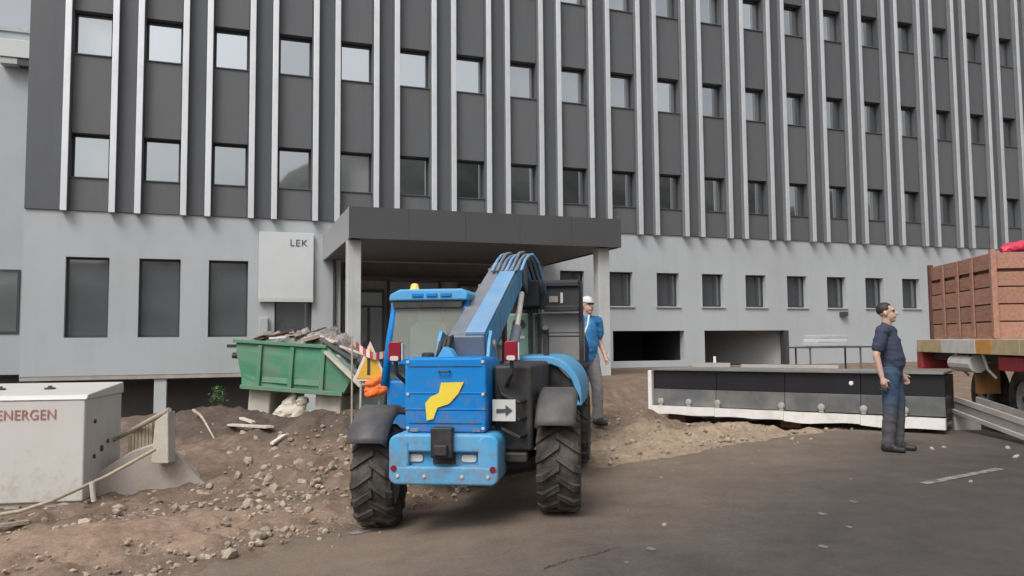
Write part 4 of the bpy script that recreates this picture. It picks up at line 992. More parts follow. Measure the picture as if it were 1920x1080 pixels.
# what the man holds: dark phone in the hanging hand
ph = MB().box((-.012, -.04, -.075), (.012, .04, .075)).build('mobile_phone', M_black, None, bevel=.006, label="small black mobile phone in the standing man's lowered hand", cat='phone')
ph.matrix_world = man.matrix_basis @ Matrix.Translation((-.245, .055, .80)) @ Matrix.Rotation(R(12), 4, 'X')

# worker walking beside the telehandler with a blue bag
wp = at_y(1101, 800, 11.0); wz = gz(wp.x, 11.0)
wk = empty('person', (wp.x, 11.0, wz + .02), R(90 - 60), 'worker in bright blue shirt, pale trousers and white cap walking behind the telehandler', 'person')
make_person(wk, dict(pelvis=(0, .0, .97), chest=(0, -.01, 1.29), neck=(0, -.02, 1.49), head=(0, -.05, 1.625),
    shL=(.18, -.02, 1.42), shR=(-.18, -.0, 1.42), elL=(.24, .02, 1.15), elR=(-.24, .10, 1.15), wrL=(.23, -.12, .95), wrR=(-.25, -.06, .96),
    hipL=(.09, .0, .92), hipR=(-.09, .0, .92), knL=(.09, -.12, .53), knR=(-.09, .02, .50), anL=(.09, -.12, .10), anR=(-.09, .26, .15), toeL=(.10, -.35, 0), toeR=(-.10, .05, 0)),
    trouser=mat('pale_trousers', (0.22, 0.215, 0.22), 0.9, var=.12, bump=.3, bscale=18), shirt=M_bagblue, belly=.03, headwear='cap', long_sleeve=False)
bgm = MB()
bgp = wk.matrix_basis @ Vector((-.30, .02, .0))
cap(bgm, (0, 0, .20), (0, 0, .58), .12, .11, .8, (0, 1, 0)); cap(bgm, (0, 0, .58), (.0, 0, .76), .10, .05, .8, (0, 1, 0)); cap(bgm, (-.04, .02, .12), (.05, 0, .11), .09, .09, .8, (0, 1, 0))
bag = fuse(bgm, 'bag', M_navy2, None, .012, 3); bag.location = (at_y(1084, 655, 10.62).x, 10.62, wz + .52); bag.rotation_euler = (0, R(4), R(20)); tag(bag, 'dark navy cloth bag slung at the left side of the worker in the white cap', 'bag')
MB().tube([(-.05, -.08, .42), (-.06, -.10, .6), (.06, -.05, .86), (.12, .05, 1.0)], .014, 6).build('bag_strap', M_capwhite, bag)
for v in bag.data.vertices:
    q = mnoise.fractal(v.co * 9, .8, 2, 3); v.co.x += q * .018; v.co.y += q * .02

# ================================================================== LEFT SIDE: generator, concrete, skip
# white generator
gc = on_ground(168, 930); gc = Vector((-3.97, 7.5, -.13))
gen = empty('generator', gc, R(9), 'white boxy generator cabinet with red lettering at the left edge', 'generator')
MB().box((-2.3, 0, .04), (0, 1.05, .98)).build('cabinet', M_gen, gen, bevel=.018)
MB().prism([(-.012, .975), (1.062, .975), (1.05, 1.09), (.03, 1.02)], -2.315, .015, 'x').build('lid', M_gen, gen, bevel=.012)
MB().box((-2.32, .03, -.06), (.02, .13, .04)).build('skid', M_gen, gen); MB().box((-2.32, .88, -.06), (.02, 1.0, .04)).build('skid', M_gen, gen)
for x in (-.95, -.50): MB().lathe([(.05, 1.03), (.05, 1.065), (.02, 1.072), (.018, 1.085), (0, 1.085)], 14, 'z', (x, .5, 0)).build('lifting_cap', M_print, gen)
MB().box((-1.35, -.004, .10), (-1.345, -.0005, .94)).build('door_seam', M_loadgrey, gen)
tm = text_mesh('ENERGEN', .165, M_red_print, .0015, spacing=1.05); xs_ = [v.co.x for v in tm.vertices]; tw_ = max(xs_) - min(xs_)
o = link_mesh('lettering', tm, gen, (-.26 - .50, -.006, .80), (R(90), 0, 0)); o.scale = (.50 / tw_, .80, 1)
for (y, z, r) in ((.25, .42, .022), (.45, .47, .03), (.25, .75, .02), (.62, .52, .02)): MB().lathe([(r, 0), (r, .012), (r * .5, .016), (0, .016)], 12, 'x', (.002, y, z)).build('socket', M_print, gen)
# concrete footing mound with a sloping pipe rail and post
ft = empty('concrete_footing', (0, 0, 0), 0, 'low hump of pale cast concrete beside the generator', 'concrete block')
A, B_ = on_ground(105, 944), on_ground(397, 908)
dv = (B_ - A); ln = Vector((dv.x, dv.y, 0)).length; da = math.atan2(dv.y, dv.x); ft.location = (A.x, A.y, min(A.z, B_.z) - .03); ft.rotation_euler = (0, 0, da)
prof = [(0, -.06), (0, .04), (.30, .19), (.62, .345), (.78, .385), (.90, .37), (1.02, .31), (1.12, .22), (1.22, .12), (1.30, .06), (1.33, -.06)]
prof = [(x * ln / 1.33, z) for x, z in prof]
prof = [(x, z * 1.38 if z > 0 else z) for x, z in prof]
fb = MB(); nY = 6
vs = []; k = len(prof)
for j in range(nY + 1):
    y = .75 * j / nY
    for (x, z) in prof: vs.append((x + .02 * mnoise.noise(Vector((x * 4, y * 5, 1))), y + .015 * mnoise.noise(Vector((x * 5, z * 9, 4))), z * (1 - .25 * (y / .75) ** 2) + .012 * mnoise.noise(Vector((x * 6, y * 6, 0)))))
fs = [tuple(range(k)), tuple(nY * k + i for i in range(k - 1, -1, -1))] + [(j * k + i, j * k + (i + 1) % k, (j + 1) * k + (i + 1) % k, (j + 1) * k + i) for j in range(nY) for i in range(k)]
fb.add(vs, fs).build('casting', mat('cast_concrete', (0.47, 0.43, 0.39), 0.9, var=0.1, scale=3, bump=0.3, bscale=40, dirt=(0.34, 0.28, 0.23), dirt_amt=0.35, dirt_scale=2), ft, bevel=.012)
# railing
fence = empty('railing', at_y(300, 850, 8.0), 0, 'weathered timber railing with cream post behind the concrete hump', 'railing')
FI = Matrix.Translation(-Vector(fence.location))
def fl(px, py, Y): return FI @ at_y(px, py, Y)
pm_ = MB(); a, b_, c_, d = fl(283, 846, 7.95), fl(316, 846, 7.95), fl(315, 772, 7.95), fl(290, 790, 7.95)
q = Vector((.02, .13, 0)); pm_.hexa([a - Vector((0, 0, .12)), b_ - Vector((0, 0, .12)), b_ + q - Vector((0, 0, .12)), a + q - Vector((0, 0, .12)), d, c_, c_ + q, d + q]); pm_.build('post', M_cream, fence, bevel=.01)
MB().tube([fl(318, 768, 7.98), fl(232, 815, 8.25), fl(160, 852, 8.5)], .024, 10).build('top_rail', M_woodrail, fence)
MB().tube([fl(292, 842, 7.45), fl(200, 893, 7.28), fl(100, 938, 6.86), fl(40, 958, 6.75), fl(-60, 975, 6.6)], .016, 10).build('bottom_rail', M_woodrail, fence)
for i in range(7):
    t_ = i / 6; x = 240 + 40 * t_; MB().box((0, 0, 0), (.03, .02, 1)).build('slat', M_woodrail, fence)
    o = [c_ for c_ in fence.children if c_.name.startswith('slat')][-1]; top = fl(x, 812 - 30 * t_, 8.2); o.location = top - Vector((0, 0, .42)); o.scale = (1, 1, .40)
MB().tube([fl(172, 905, 7.0), fl(176, 940, 7.0)], .022, 8).build('short_post', M_cream, fence)

# green skip on pale blocks
sk = empty('skip', at_y(572, 760, 13.6), R(-9), 'green steel skip heaped with rubble in front of the building', 'skip')
kz = gz(sk.location.x, 13.6); sk.location.z = kz; sk.rotation_euler = (0, R(4), R(-9)); bpy.context.view_layer.update()
Z0 = .58
def skipshell():
    m = MB(); w0, w1, dpt = .86, 1.04, .62
    # long front and back walls, bottom, sloped ends; front wall steps down at the right end
    th = .035
    front = [(-w0, Z0), (w0, Z0), (w1, Z0 + .38), (.55, Z0 + .72), (-w1, Z0 + .76)]
    m.prism(front, -dpt, -dpt + th, 'y'); m.prism(front, dpt - th, dpt, 'y')
    m.box((-w0, -dpt + th, Z0), (w0, dpt - th, Z0 + th))
    m.hexa([(-w0, -dpt + th, Z0), (-w0 + th, -dpt + th, Z0), (-w0 + th, dpt - th, Z0), (-w0, dpt - th, Z0), (-w1, -dpt + th, Z0 + .76), (-w1 + th, -dpt + th, Z0 + .76), (-w1 + th, dpt - th, Z0 + .76), (-w1, dpt - th, Z0 + .76)])
    m.hexa([(w0 - th, -dpt + th, Z0), (w0, -dpt + th, Z0), (w0, dpt - th, Z0), (w0 - th, dpt - th, Z0), (w1 - th, -dpt + th, Z0 + .38), (w1, -dpt + th, Z0 + .38), (w1, dpt - th, Z0 + .38), (w1 - th, dpt - th, Z0 + .38)])
    return m
shell = skipshell().build('shell', M_green, sk)
_bm = bmesh.new(); _bm.from_mesh(shell.data); bmesh.ops.subdivide_edges(_bm, edges=[e for e in _bm.edges if e.calc_length() > .3], cuts=9, use_grid_fill=True)
for v in _bm.verts:
    q = mnoise.fractal(v.co * 3.2 + Vector((4, 1, 7)), .8, 2, 3); v.co += Vector((q * .012, q * .035, q * .02))
_bm.to_mesh(shell.data); _bm.free()
for x in (-.58, -.03, .50): MB().box((x - .035, -.67, Z0 + .01), (x + .035, -.622, Z0 + .70)).build('rib', M_green, shell, bevel=.006)
MB().box((-.87, -.68, Z0 - .02), (.87, -.622, Z0 + .05)).build('bottom_rail', M_green, shell, bevel=.008)
MB().box((-1.06, -.67, Z0 + .72), (.54, -.622, Z0 + .775)).build('top_rim', M_green, shell, bevel=.008)
for s in (-.52, .03): MB().box((s, -.632, Z0 + .11), (s + .44, -.624, Z0 + .20)).build('stiffener', mat('pale_green_%d' % int(s * 10), (.12, .28, .17), .6, dirt=(.2, .2, .16), dirt_amt=.4), shell, bevel=.003)
MB().tube([(-1.12, -.5, Z0 + .5), (-.96, -.5, Z0 + .5)], .05, 10).build('lifting_lug', M_black, sk); MB().tube([(.92, -.5, Z0 + .3), (1.08, -.5, Z0 + .3)], .05, 10).build('lifting_lug', M_black, sk)
for (x0, x1, tilt) in ((-.80, -.42, 0), (.35, .80, 0)):
    b_ = MB().box((x0, -.5, -.15), (x1, .35, Z0 - .024)).build('concrete_block', M_cream, None, bevel=.03)
    b_.matrix_world = sk.matrix_basis.copy(); tag(b_, 'pale concrete block propping the %s end of the green skip' % ('left' if x0 < 0 else 'right'), 'concrete block')
sc_ = MB(); cap(sc_, (-.18, -.55, .12), (-.05, -.52, .46), .15, .10, .8, (0, 1, 0)); cap(sc_, (.08, -.58, .05), (.20, -.52, .45), .14, .10, .8, (0, 1, 0)); cap(sc_, (-.22, -.5, .08), (.24, -.5, .06), .17, .16); cap(sc_, (-.05, -.5, .2), (.12, -.5, .22), .17, .15)
sack = fuse(sc_, 'sack', M_bagwhite, None, .014, 3); sack.matrix_world = sk.matrix_basis.copy(); tag(sack, 'slumped beige cloth sack under the middle of the green skip', 'sack')
for v in sack.data.vertices:
    q = mnoise.fractal(v.co * 5, .8, 2, 4); q3 = mnoise.noise(v.co * 3 + Vector((9, 2, 1))); v.co += Vector((q * .09 + q3 * .10, q * .05, q * .05))
# rubble heap
hv, hf = [], []; nxh, nyh = 70, 36
for j in range(nyh + 1):
    for i in range(nxh + 1):
        x = -1.0 + 1.95 * i / nxh; y = -.57 + 1.14 * j / nyh
        ed = min(1, (1.0 - abs(x + .02)) / .35) * min(1, (.60 - abs(y)) / .25); ed = max(0, ed) ** .6
        z = Z0 + .52 + ed * (.34 + .07 * math.sin(2.2 * x + .6)) - .25 * max(0, x - .35) + (mnoise.fractal(Vector((x * 4, y * 4, 2)), .7, 2, 5) * .10 + max(0, mnoise.cell(Vector((x * 9, y * 9, 1)))) * .05) * (0.3 + ed)
        hv.append((x, y, z))
for j in range(nyh):
    for i in range(nxh): a = j * (nxh + 1) + i; hf.append((a, a + 1, a + nxh + 2, a + nxh + 1))
me = bpy.data.meshes.new('rubble_heap'); me.from_pydata(hv, [], hf); me.materials.append(M_rubble)
rh = bpy.data.objects.new('rubble_heap', me); COL.objects.link(rh); rh.matrix_world = sk.matrix_basis.copy(); tag(rh, 'grey heap of mixed rubble filling the green skip', 'rubble', kind='stuff')
# pieces sticking out of the heap
junk = [((-.85, -.35, 1.12), (-1.22, -.55, 1.10), .05, M_tarp, 'dark bent sheet strip poking out of the left end of the skip'), ((-.4, -.45, 1.30), (.35, -.2, 1.44), .022, M_woodrail, 'long grey batten lying across the top of the skip heap'), ((.40, -.5, 1.32), (1.02, -.62, 1.02), .05, M_steelgrey, 'grey tube sloping over the right rim of the skip'), ((.2, -.3, 1.38), (.65, -.55, 1.27), .03, M_bagwhite, 'pale offcut lying on the right of the skip heap')]
junk += [((-.75, -.5, 1.22), (-.2, -.35, 1.42), .03, M_rustdark, 'dark brown board end on the left of the skip heap'), ((-.1, -.5, 1.30), (.28, -.1, 1.50), .018, M_tarp, 'thin black strip standing up from the middle of the skip heap'), ((-.9, -.2, 1.25), (-.55, -.5, 1.34), .05, M_conc, 'chunk of broken concrete on the left of the skip heap'), ((.1, -.55, 1.28), (.32, -.45, 1.36), .06, M_stone, 'brown lump on the front of the skip heap'), ((-.45, -.58, 1.27), (-.15, -.6, 1.31), .035, M_white, 'white offcut on the front edge of the skip heap')]
junk += [((.55, -.66, 1.12), (1.22, -.75, .62), .045, M_bagwhite, 'pale sheet hanging over the right end of the skip'), ((.75, -.6, 1.22), (1.35, -.5, 1.05), .03, M_plank, 'pale plank jutting past the right end of the skip')]
for a, b_, r, mt, lb in junk:
    a, b_ = Vector(a), Vector(b_); a.z += .13; b_.z += .13; m = MB(); d = (b_ - a).normalized(); sd_ = d.cross(Vector((0, 0, 1))).normalized(); u_ = sd_.cross(d)
    m.hexa([a - sd_ * r * 1.6 - u_ * r * .5, b_ - sd_ * r * 1.6 - u_ * r * .5, b_ + sd_ * r * 1.6 - u_ * r * .5, a + sd_ * r * 1.6 - u_ * r * .5, a - sd_ * r * 1.6 + u_ * r * .5, b_ - sd_ * r * 1.6 + u_ * r * .5, b_ + sd_ * r * 1.6 + u_ * r * .5, a + sd_ * r * 1.6 + u_ * r * .5])
    o = m.build('debris_board', mt, None, bevel=.004, label=lb, cat='debris'); o.matrix_world = sk.matrix_basis.copy()
tp = MB(); cap(tp, (.55, -.45, 1.20), (.92, -.4, 1.10), .17, .12, .6, (0, 0, 1)); cap(tp, (.72, -.55, 1.12), (1.0, -.55, .9), .12, .10, .6)
to = fuse(tp, 'refuse_bag', mat('blue_grey_plastic', (.17, .20, .235), .35, var=.3, scale=8, bump=.5, bscale=14), None, .014, 2); to.matrix_world = sk.matrix_basis.copy(); tag(to, 'blue grey plastic refuse bag at the right end of the skip', 'bag')
for v in to.data.vertices:
    q = mnoise.fractal(v.co * 8, .8, 2, 3); v.co += Vector((q, q * .5, q)) * .03
dk = MB(); dk.prism([(1.02, .05), (1.5, .0), (1.55, .66), (1.12, .92)], -.55, .2, 'y'); do = dk.build('shaded_skip_end', mat('shaded_skip_green', (.025, .05, .05), .6, var=.3, dirt=(.1, .1, .09), dirt_amt=.3), None, bevel=.02); do.matrix_world = sk.matrix_basis.copy(); tag(do, 'right end of the green skip with its shade painted in, beside the telehandler', 'skip end')  # right end of the skip, its shade put into the dark colour

# roadworks sign with orange fabric and red-white tape
sgY = 9.3
rs = empty('warning_sign', at_y(694, 720, sgY), R(12), 'yellow triangular roadworks sign with pale border leaning behind the left mudguard', 'sign')
rs.location.z = gz(rs.location.x, sgY)
zb = .78
def tri(s, cz, th0, th1):
    return MB().prism([(-.20 * s, cz - .16 * s), (.20 * s, cz - .16 * s), (.0, cz + .30 * s)], th0, th1, 'y')
tri(1.0, zb + .16, -.01, .0).build('border', M_tapewhite, rs, bevel=.003); tri(.78, zb + .155, -.016, -.0105).build('field', M_signyellow, rs)
MB().tube([(-.12, .02, .0), (-.10, .02, zb + .05)], .014, 8).build('leg', M_galv, rs); MB().tube([(.12, .02, .0), (.10, .02, zb + .05)], .014, 8).build('leg', M_galv, rs)
MB().box((-.035, -.019, zb + .07), (.0, -.0165, zb + .26)).build('pictogram', M_print, rs)
ob = MB(); cap(ob, (-.02, -.06, zb - .04), (.19, -.05, zb + .06), .05, .045, .7, (0, 1, 0)); cap(ob, (.0, -.05, zb - .12), (.13, -.05, zb - .10), .075, .07, .6, (0, 1, 0)); cap(ob, (.19, -.05, zb + .06), (.20, -.04, zb + .18), .035, .02, .7, (0, 1, 0))
oo = fuse(ob, 'safety_vest', M_orange, None, .01, 2); oo.matrix_world = rs.matrix_basis.copy(); tag(oo, 'bright orange safety vest slung over the yellow triangular sign', 'vest')
for v in oo.data.vertices: q = mnoise.fractal(v.co * 12, .8, 2, 3); v.co += Vector((q, q, q)) * .015
tpz = MB(); pts = []; nseg = 11
tape = empty('barrier_tape', rs.location, R(12), 'red and white striped barrier tape bunched above the yellow sign', 'tape')
for i in range(nseg):
    a = i / nseg; b_ = (i + 1) / nseg
    f_ = lambda q: (-.20 + .42 * q, -.03 + .03 * math.sin(9 * q), zb + .46 - .13 * q - .10 * math.sin(3.1 * q))
    p, q = f_(a), f_(b_); MB().hexa([(p[0], p[1], p[2] - .04), (q[0], q[1], q[2] - .04), (q[0], q[1] + .004, q[2] - .04), (p[0], p[1] + .004, p[2] - .04), (p[0], p[1], p[2] + .04), (q[0], q[1], q[2] + .04), (q[0], q[1] + .004, q[2] + .04), (p[0], p[1] + .004, p[2] + .04)]).build('red_stripe' if i % 2 else 'white_stripe', M_tapered if i % 2 else M_tapewhite, tape)
for x in (-.205, .225): MB().tube([(x, .0, .0), (x, .0, zb + (.52 if x < 0 else .36))], .012, 8).build('stake', M_woodrail, tape)

# ================================================================== RIGHT SIDE
# long low steel platform section
pa, pb = Vector((2.35, 13.9, 0)), Vector((6.05, 11.3, 0))
pang = math.atan2(pb.y - pa.y, pb.x - pa.x); plen = (pb - pa).length
pf = empty('steel_platform', pa, pang, 'long low steel platform section with black and grey side panels behind the standing man', 'platform')
npn = 4
MB().box((.06, .06, .16), (plen, .95, .82)).build('core', M_steelblack, pf)
for i in range(npn):
    a = .075 + (plen - .075) * i / npn; b_ = .075 + (plen - .075) * (i + 1) / npn
    MB().box((a + .004, .035, .53), (b_ - .004, .058, .838)).build('upper_panel', M_steelblack, pf, bevel=.004)
    MB().box((a + .004, .01, .25), (b_ - .004, .058, .525)).build('lower_panel', M_steelgrey, pf, bevel=.004)
    MB().box((a + .002, -.04, .842), (b_ - .002, .95, .875)).build('deck_plate', M_deck, pf, bevel=.004)
    fv = []; kk = 12
    for j in range(kk + 1):
        x = a + .002 + (b_ - a - .004) * j / kk; zb_ = .115 - .05 * i / npn + .045 * mnoise.noise(Vector((x * 1.7, 3, 1))); zt_ = .243 - .02 * i / npn + .006 * mnoise.noise(Vector((x * 3, 1, 1))); yo = -.075 + .02 * mnoise.noise(Vector((x * 2, 7, 1)))
        fv += [(x, yo, zb_), (x, .058, zb_), (x, .058, zt_), (x, yo, zt_)]
    fm_ = MB(); fm_.add(fv, [(0, 1, 2, 3), (4 * kk + 3, 4 * kk + 2, 4 * kk + 1, 4 * kk)] + [(4 * j + q, 4 * j + (q + 1) % 4, 4 * j + 4 + (q + 1) % 4, 4 * j + 4 + q) for j in range(kk) for q in range(4)]); fm_.build('bottom_flange', M_whitepaint, pf)
MB().box((0, -.05, -.04), (.07, .02, .84)).build('end_post', M_whitepaint, pf, bevel=.006); MB().box((0, .90, -.04), (.07, .97, .84)).build('end_post', M_whitepaint, pf, bevel=.006)
for i, x in enumerate((.22, .72, 1.22, 2.25, 2.85, 3.45, 4.0)):
    m = MB(); m.lathe([(.05, 0), (.055, -.03), (.04, -.05), (0, -.055)], 12, 'y', (x, .008, .32)); m.box((x - .03, -.03, .244), (x + .03, .009, .30)); m.build('bolt_cap', M_steeltop, pf, smooth=False)
MB().lathe([(.035, 0), (.03, -.02), (0, -.025)], 12, 'y', (3.28, .034, .69)).build('reflector', M_whitepaint, pf)
MB().box((.3, .1, -.02), (.6, .85, .158)).build('bearer', M_rustdark, pf); MB().box((2.2, .1, -.02), (2.5, .85, .158)).build('bearer', M_rustdark, pf); MB().box((3.9, .1, -.02), (4.2, .85, .158)).build('bearer', M_rustdark, pf)
MB().box((.4, .94, .876), (1.1, .97, .95)).build('upstand', M_steeltop, pf); MB().box((1.3, .93, .876), (2.9, .97, .93)).build('upstand', M_steeltop, pf)
# things stacked behind the platform, near the building
tb = empty('folding_table', at_y(1555, 680, 19.0), TH, 'pale folding table frame standing by the plinth wall behind the platform', 'table')
tb.location.z = gz(tb.location.x, 19.0)
MB().box((-.95, -.3, .86), (1.05, .3, .90)).build('top', M_steelgrey, tb, bevel=.005)
for x in (-.75, .7):
    MB().tube([(x, -.25, 0), (x, -.25, .86)], .022, 8).build('leg', M_steelgrey, tb); MB().tube([(x, .25, 0), (x, .25, .86)], .022, 8).build('leg', M_steelgrey, tb)
for k in range(3): 
    o = MB().box((-.55 + .03 * k, -.26, .903 + .09 * k), (.30 + .02 * k, .26, .985 + .09 * k)).build('plastic_crate', M_col if k != 1 else M_white, None, bevel=.012); o.matrix_world = tb.matrix_basis.copy(); tag(o, '%s pale flat crate in the stack on the folding table' % ('lowest', 'middle', 'topmost')[k], 'crate', 'crates on the folding table')
for (px, py, lb) in ((1340, 672, 'small white plastic canister on the platform edge, nearer the first dark garage opening'), (1312, 690, 'pale upright offcut standing beside the platform near the canister')):
    p = at_y(px, py, 15.2); o = MB().lathe([(.05, 0), (.055, .02), (.055, .14), (.03, .17), (.025, .20), (0, .20)], 14, 'z').build('canister', M_whitepaint, None, smooth=True); o.location = (p.x, 15.2, gz(p.x, 15.2)); o.scale = (1, 1, 5.2 if px == 1340 else 4.6); tag(o, lb.split(' on the platform')[0] + ' standing behind the platform' if px == 1340 else 'shorter white canister behind the left part of the platform', 'canister')

# flatbed truck with red-brown crate
tk = empty('flatbed_truck', Vector((6.55, 10.9, 0.0)), -R(8.5), 'flatbed truck with timber-edged bed at the right edge, seen from behind', 'truck')
BZ = 1.335
MB().box((.05, -1.4, BZ - .10), (2.4, 3.0, BZ - .005)).build('bed', M_bed, tk, bevel=.008)
segs = [(-1.4, -.72, M_bed), (-.72, .10, M_bed), (.10, .62, M_bedorange), (.62, 1.9, M_bedwhite), (1.9, 3.0, M_bed)]
for a, b_, m_ in segs: MB().box((-.02, a + .004, BZ - .215), (.046, b_ - .004, BZ - .008)).build('bed_edge', m_, tk, bevel=.008)
MB().box((.2, -1.38, BZ - .34), (2.2, 2.9, BZ - .12)).build('chassis_rail', M_black, tk)
MB().box((.02, 2.9, BZ - .5), (.5, 3.15, BZ - .12)).build('front_box', M_truckred, tk, bevel=.02)
twm = MB().lathe([(.26, -.12), (.40, -.13), (.455, -.10), (.47, 0), (.455, .10), (.40, .13), (.26, .12)], 32, 'x', closed=True).mesh('tyre', M_rubber)
trm = MB().lathe([(0, -.06), (.1, -.08), (.14, -.03), (.25, -.05), (.27, -.12), (.27, .1), (0, .1)], 24, 'x').mesh('rim', M_rim)
for (x, y) in ((.62, 1.75), (.62, .45), (1.95, 1.75), (1.95, .45)):
    o = MB().lathe([(.05, -.1), (.05, .1)], 12, 'x').build('wheel', M_black, tk); o.location = (x, y, .482); link_mesh('tyre', twm, o); link_mesh('rim', trm, o)
MB().box((.18, 1.15, .52), (.52, 1.19, .98)).build('mud_flap', M_flap, tk, bevel=.005)
MB().tube([(.12, .9, .97), (.12, 1.7, .97)], .13, 14).build('air_tank', M_bedwhite, tk)
for y in (.55, 1.02, 1.5): MB().tube([(.05, y, BZ - .2), (.10, y - .03, .9), (.18, y - .1, .78)], .02, 8).build('stay', M_galv if y != 1.02 else M_black, tk)
MB().box((.10, -.55, .90), (.5, .20, 1.10)).build('tool_locker', M_truckred, tk, bevel=.02); MB().prism(rbox(.14, .30, .93, 1.0, .02), -.57, -.552, 'y').build('tail_lamp', M_redlens, tk)
# crate
cr = empty('crate', tk.matrix_basis @ Vector((.06, .12, BZ + .0)), -R(8.5), 'tall red-brown plank crate loaded on the flatbed truck', 'crate')
cl, cw, chh = 2.35, 1.9, 1.20
nb_ = 5
for i in range(nb_):
    z0, z1 = chh * i / nb_, chh * (i + 1) / nb_; gap = .045 if i == 3 else .012
    for (p, q) in (((.0, .02, z0 + .006), (.03, cl - .02, z1 - gap)), ((.02, -.0, z0 + .006), (cw, .03, z1 - gap * .9))):
        dd_ = rnd.uniform(-.006, .006)
        MB().box((p[0] + (dd_ if p[0] == 0 else 0), p[1] + (dd_ if p[1] == 0 else 0), p[2]), q).build('plank', M_rust, cr, bevel=.006)
    MB().box((cw - .03, .03, z0 + .006), (cw, cl, z1 - .012)).build('plank', M_rust, cr); MB().box((.03, cl - .03, z0 + .006), (cw - .03, cl, z1 - .012)).build('plank', M_rust, cr)
MB().box((.035, .035, .01), (cw - .035, cl - .035, chh - .12)).build('lining', M_rustdark, cr)
for y in (.62, 1.15, 1.72): MB().box((-.028, y, .02), (-.007, y + .10, chh - .03)).build('batten', M_rust, cr, bevel=.004)
for (x, y) in ((-.035, -.035), (-.035, cl - .05)): MB().box((x, y, 0), (x + .075, y + .075, chh + .03)).build('corner_post', M_rust if y < 0 else M_rustdark, cr, bevel=.006)
rb_ = MB(); cap(rb_, (.30, .25, chh + .05), (.62, .3, chh + .10), .10, .12, .8, (0, 0, 1)); cap(rb_, (.5, .5, chh + .02), (.9, .4, chh + .04), .11, .1, .8, (0, 0, 1))
ro = fuse(rb_, 'tarpaulin_bundle', mat('red_tarp', (.50, .03, .07), .45, var=.2, bump=.4, bscale=15), None, .014, 2); ro.matrix_world = cr.matrix_basis.copy(); tag(ro, 'bright red tarpaulin bundle on top of the red-brown crate', 'tarpaulin')
for v in ro.data.vertices: q = mnoise.fractal(v.co * 9, .8, 2, 3); v.co += Vector((q, q, q)) * .025
# aluminium loading ramp lying below the bed
rp0, rp1 = at_y(1788, 790, 11.9), at_y(1975, 868, 9.6)
ra_ = math.atan2(rp1.y - rp0.y, rp1.x - rp0.x); rl = math.hypot(rp1.x - rp0.x, rp1.y - rp0.y)
rmp = empty('loading_ramp', (rp0.x, rp0.y, 0.012), ra_, 'pale aluminium loading ramp lying on the ground beneath the truck bed', 'ramp')
sl = math.atan2(.24, rl); Mr = Matrix.Translation((0, 0, .24)) @ Matrix.Rotation(sl, 4, 'Y')
MB().box((0, .0, .17), (rl, .04, .25), Mr).build('top_flange', M_alu, rmp, bevel=.006); MB().box((0, -.03, .0), (rl, .01, .06), Mr).build('bottom_flange', M_alu, rmp, bevel=.006); MB().box((.0, .012, .06), (rl, .03, .17), Mr).build('web', M_loadgrey, rmp)
MB().box((0, .32, .0), (rl, .36, .24), Mr).build('side_beam', M_alu, rmp, bevel=.006)
for i in range(7): x = rl * (.06 + .88 * i / 6); MB().box((x - .03, .04, .10), (x + .03, .32, .15), Mr).build('rung', M_alu, rmp)
for x, lean in ((.03, .03),): MB().box((x - .04, -.02, -.01), (x + .04, .36, .24)).build('foot', M_alu, rmp, bevel=.008)
MB().lathe([(.06, -.01), (.06, .01)], 14, 'x', (.02, .16, .36)).build('hinge', M_black, rmp)

# ================================================================== LOOSE GROUND THINGS
def stone_mesh(seed, name='rock'):
    bm = bmesh.new(); bmesh.ops.create_icosphere(bm, subdivisions=2, radius=1.0)
    off = Vector((seed * 3.1, seed * 1.7, seed))
    for v in bm.verts:
        n_ = mnoise.fractal(v.co * 1.1 + off, .8, 2, 3); c_ = mnoise.cell(v.co * 1.2 + off)
        v.co *= 1 + .35 * n_ + .12 * c_
    me = bpy.data.meshes.new(name); bm.to_mesh(me); bm.free(); me.materials.append(M_stone); return me
stones = [stone_mesh(i) for i in range(7)]
big_rocks = [(640, 903, 26), (505, 905, 20), (487, 900, 18), (412, 936, 16), (405, 945, 13), (468, 955, 26), (487, 957, 14), (455, 1005, 18), (515, 850, 17), (560, 870, 13), (430, 855, 12), (570, 845, 11), (525, 882, 12), (497, 912, 12), (650, 875, 14), (630, 880, 12), (570, 935, 13), (600, 945, 12), (610, 938, 10), (372, 1025, 12), (395, 1035, 12), (350, 1040, 11), (420, 1018, 12), (380, 1050, 12), (440, 1030, 10), (487, 985, 12), (408, 962, 13), (475, 905, 10), (548, 912, 11), (555, 908, 9), (345, 960, 10), (359, 962, 8), (300, 1055, 10), (330, 1062, 9), (1140, 800, 12), (1160, 790, 9), (1130, 780, 9), (1395, 801, 20), (1375, 803, 14), (1890, 843, 10), (1905, 860, 12), (1820, 907, 8), (1245, 988, 10), (520, 1013, 7), (1485, 826, 9), (1520, 826, 7), (1748, 845, 9), (1770, 842, 8)]
_r2 = random.Random(3)
for _ in range(26):
    big_rocks.append((_r2.randint(440, 650), _r2.randint(815, 965), _r2.randint(8, 17)))
UNIQ = {(640, 903): 'large stone in the dirt close to the left rear tyre', (468, 955): 'big brown boulder in the middle of the churned dirt', (1395, 801): 'pale slab of stone in the sand under the steel platform', (505, 905): 'pale upright stone in the churned dirt between concrete hump and tyre', (455, 1005): 'pale stone standing on the broken road edge', (515, 850): 'pale stone high on the soil below the skip'}
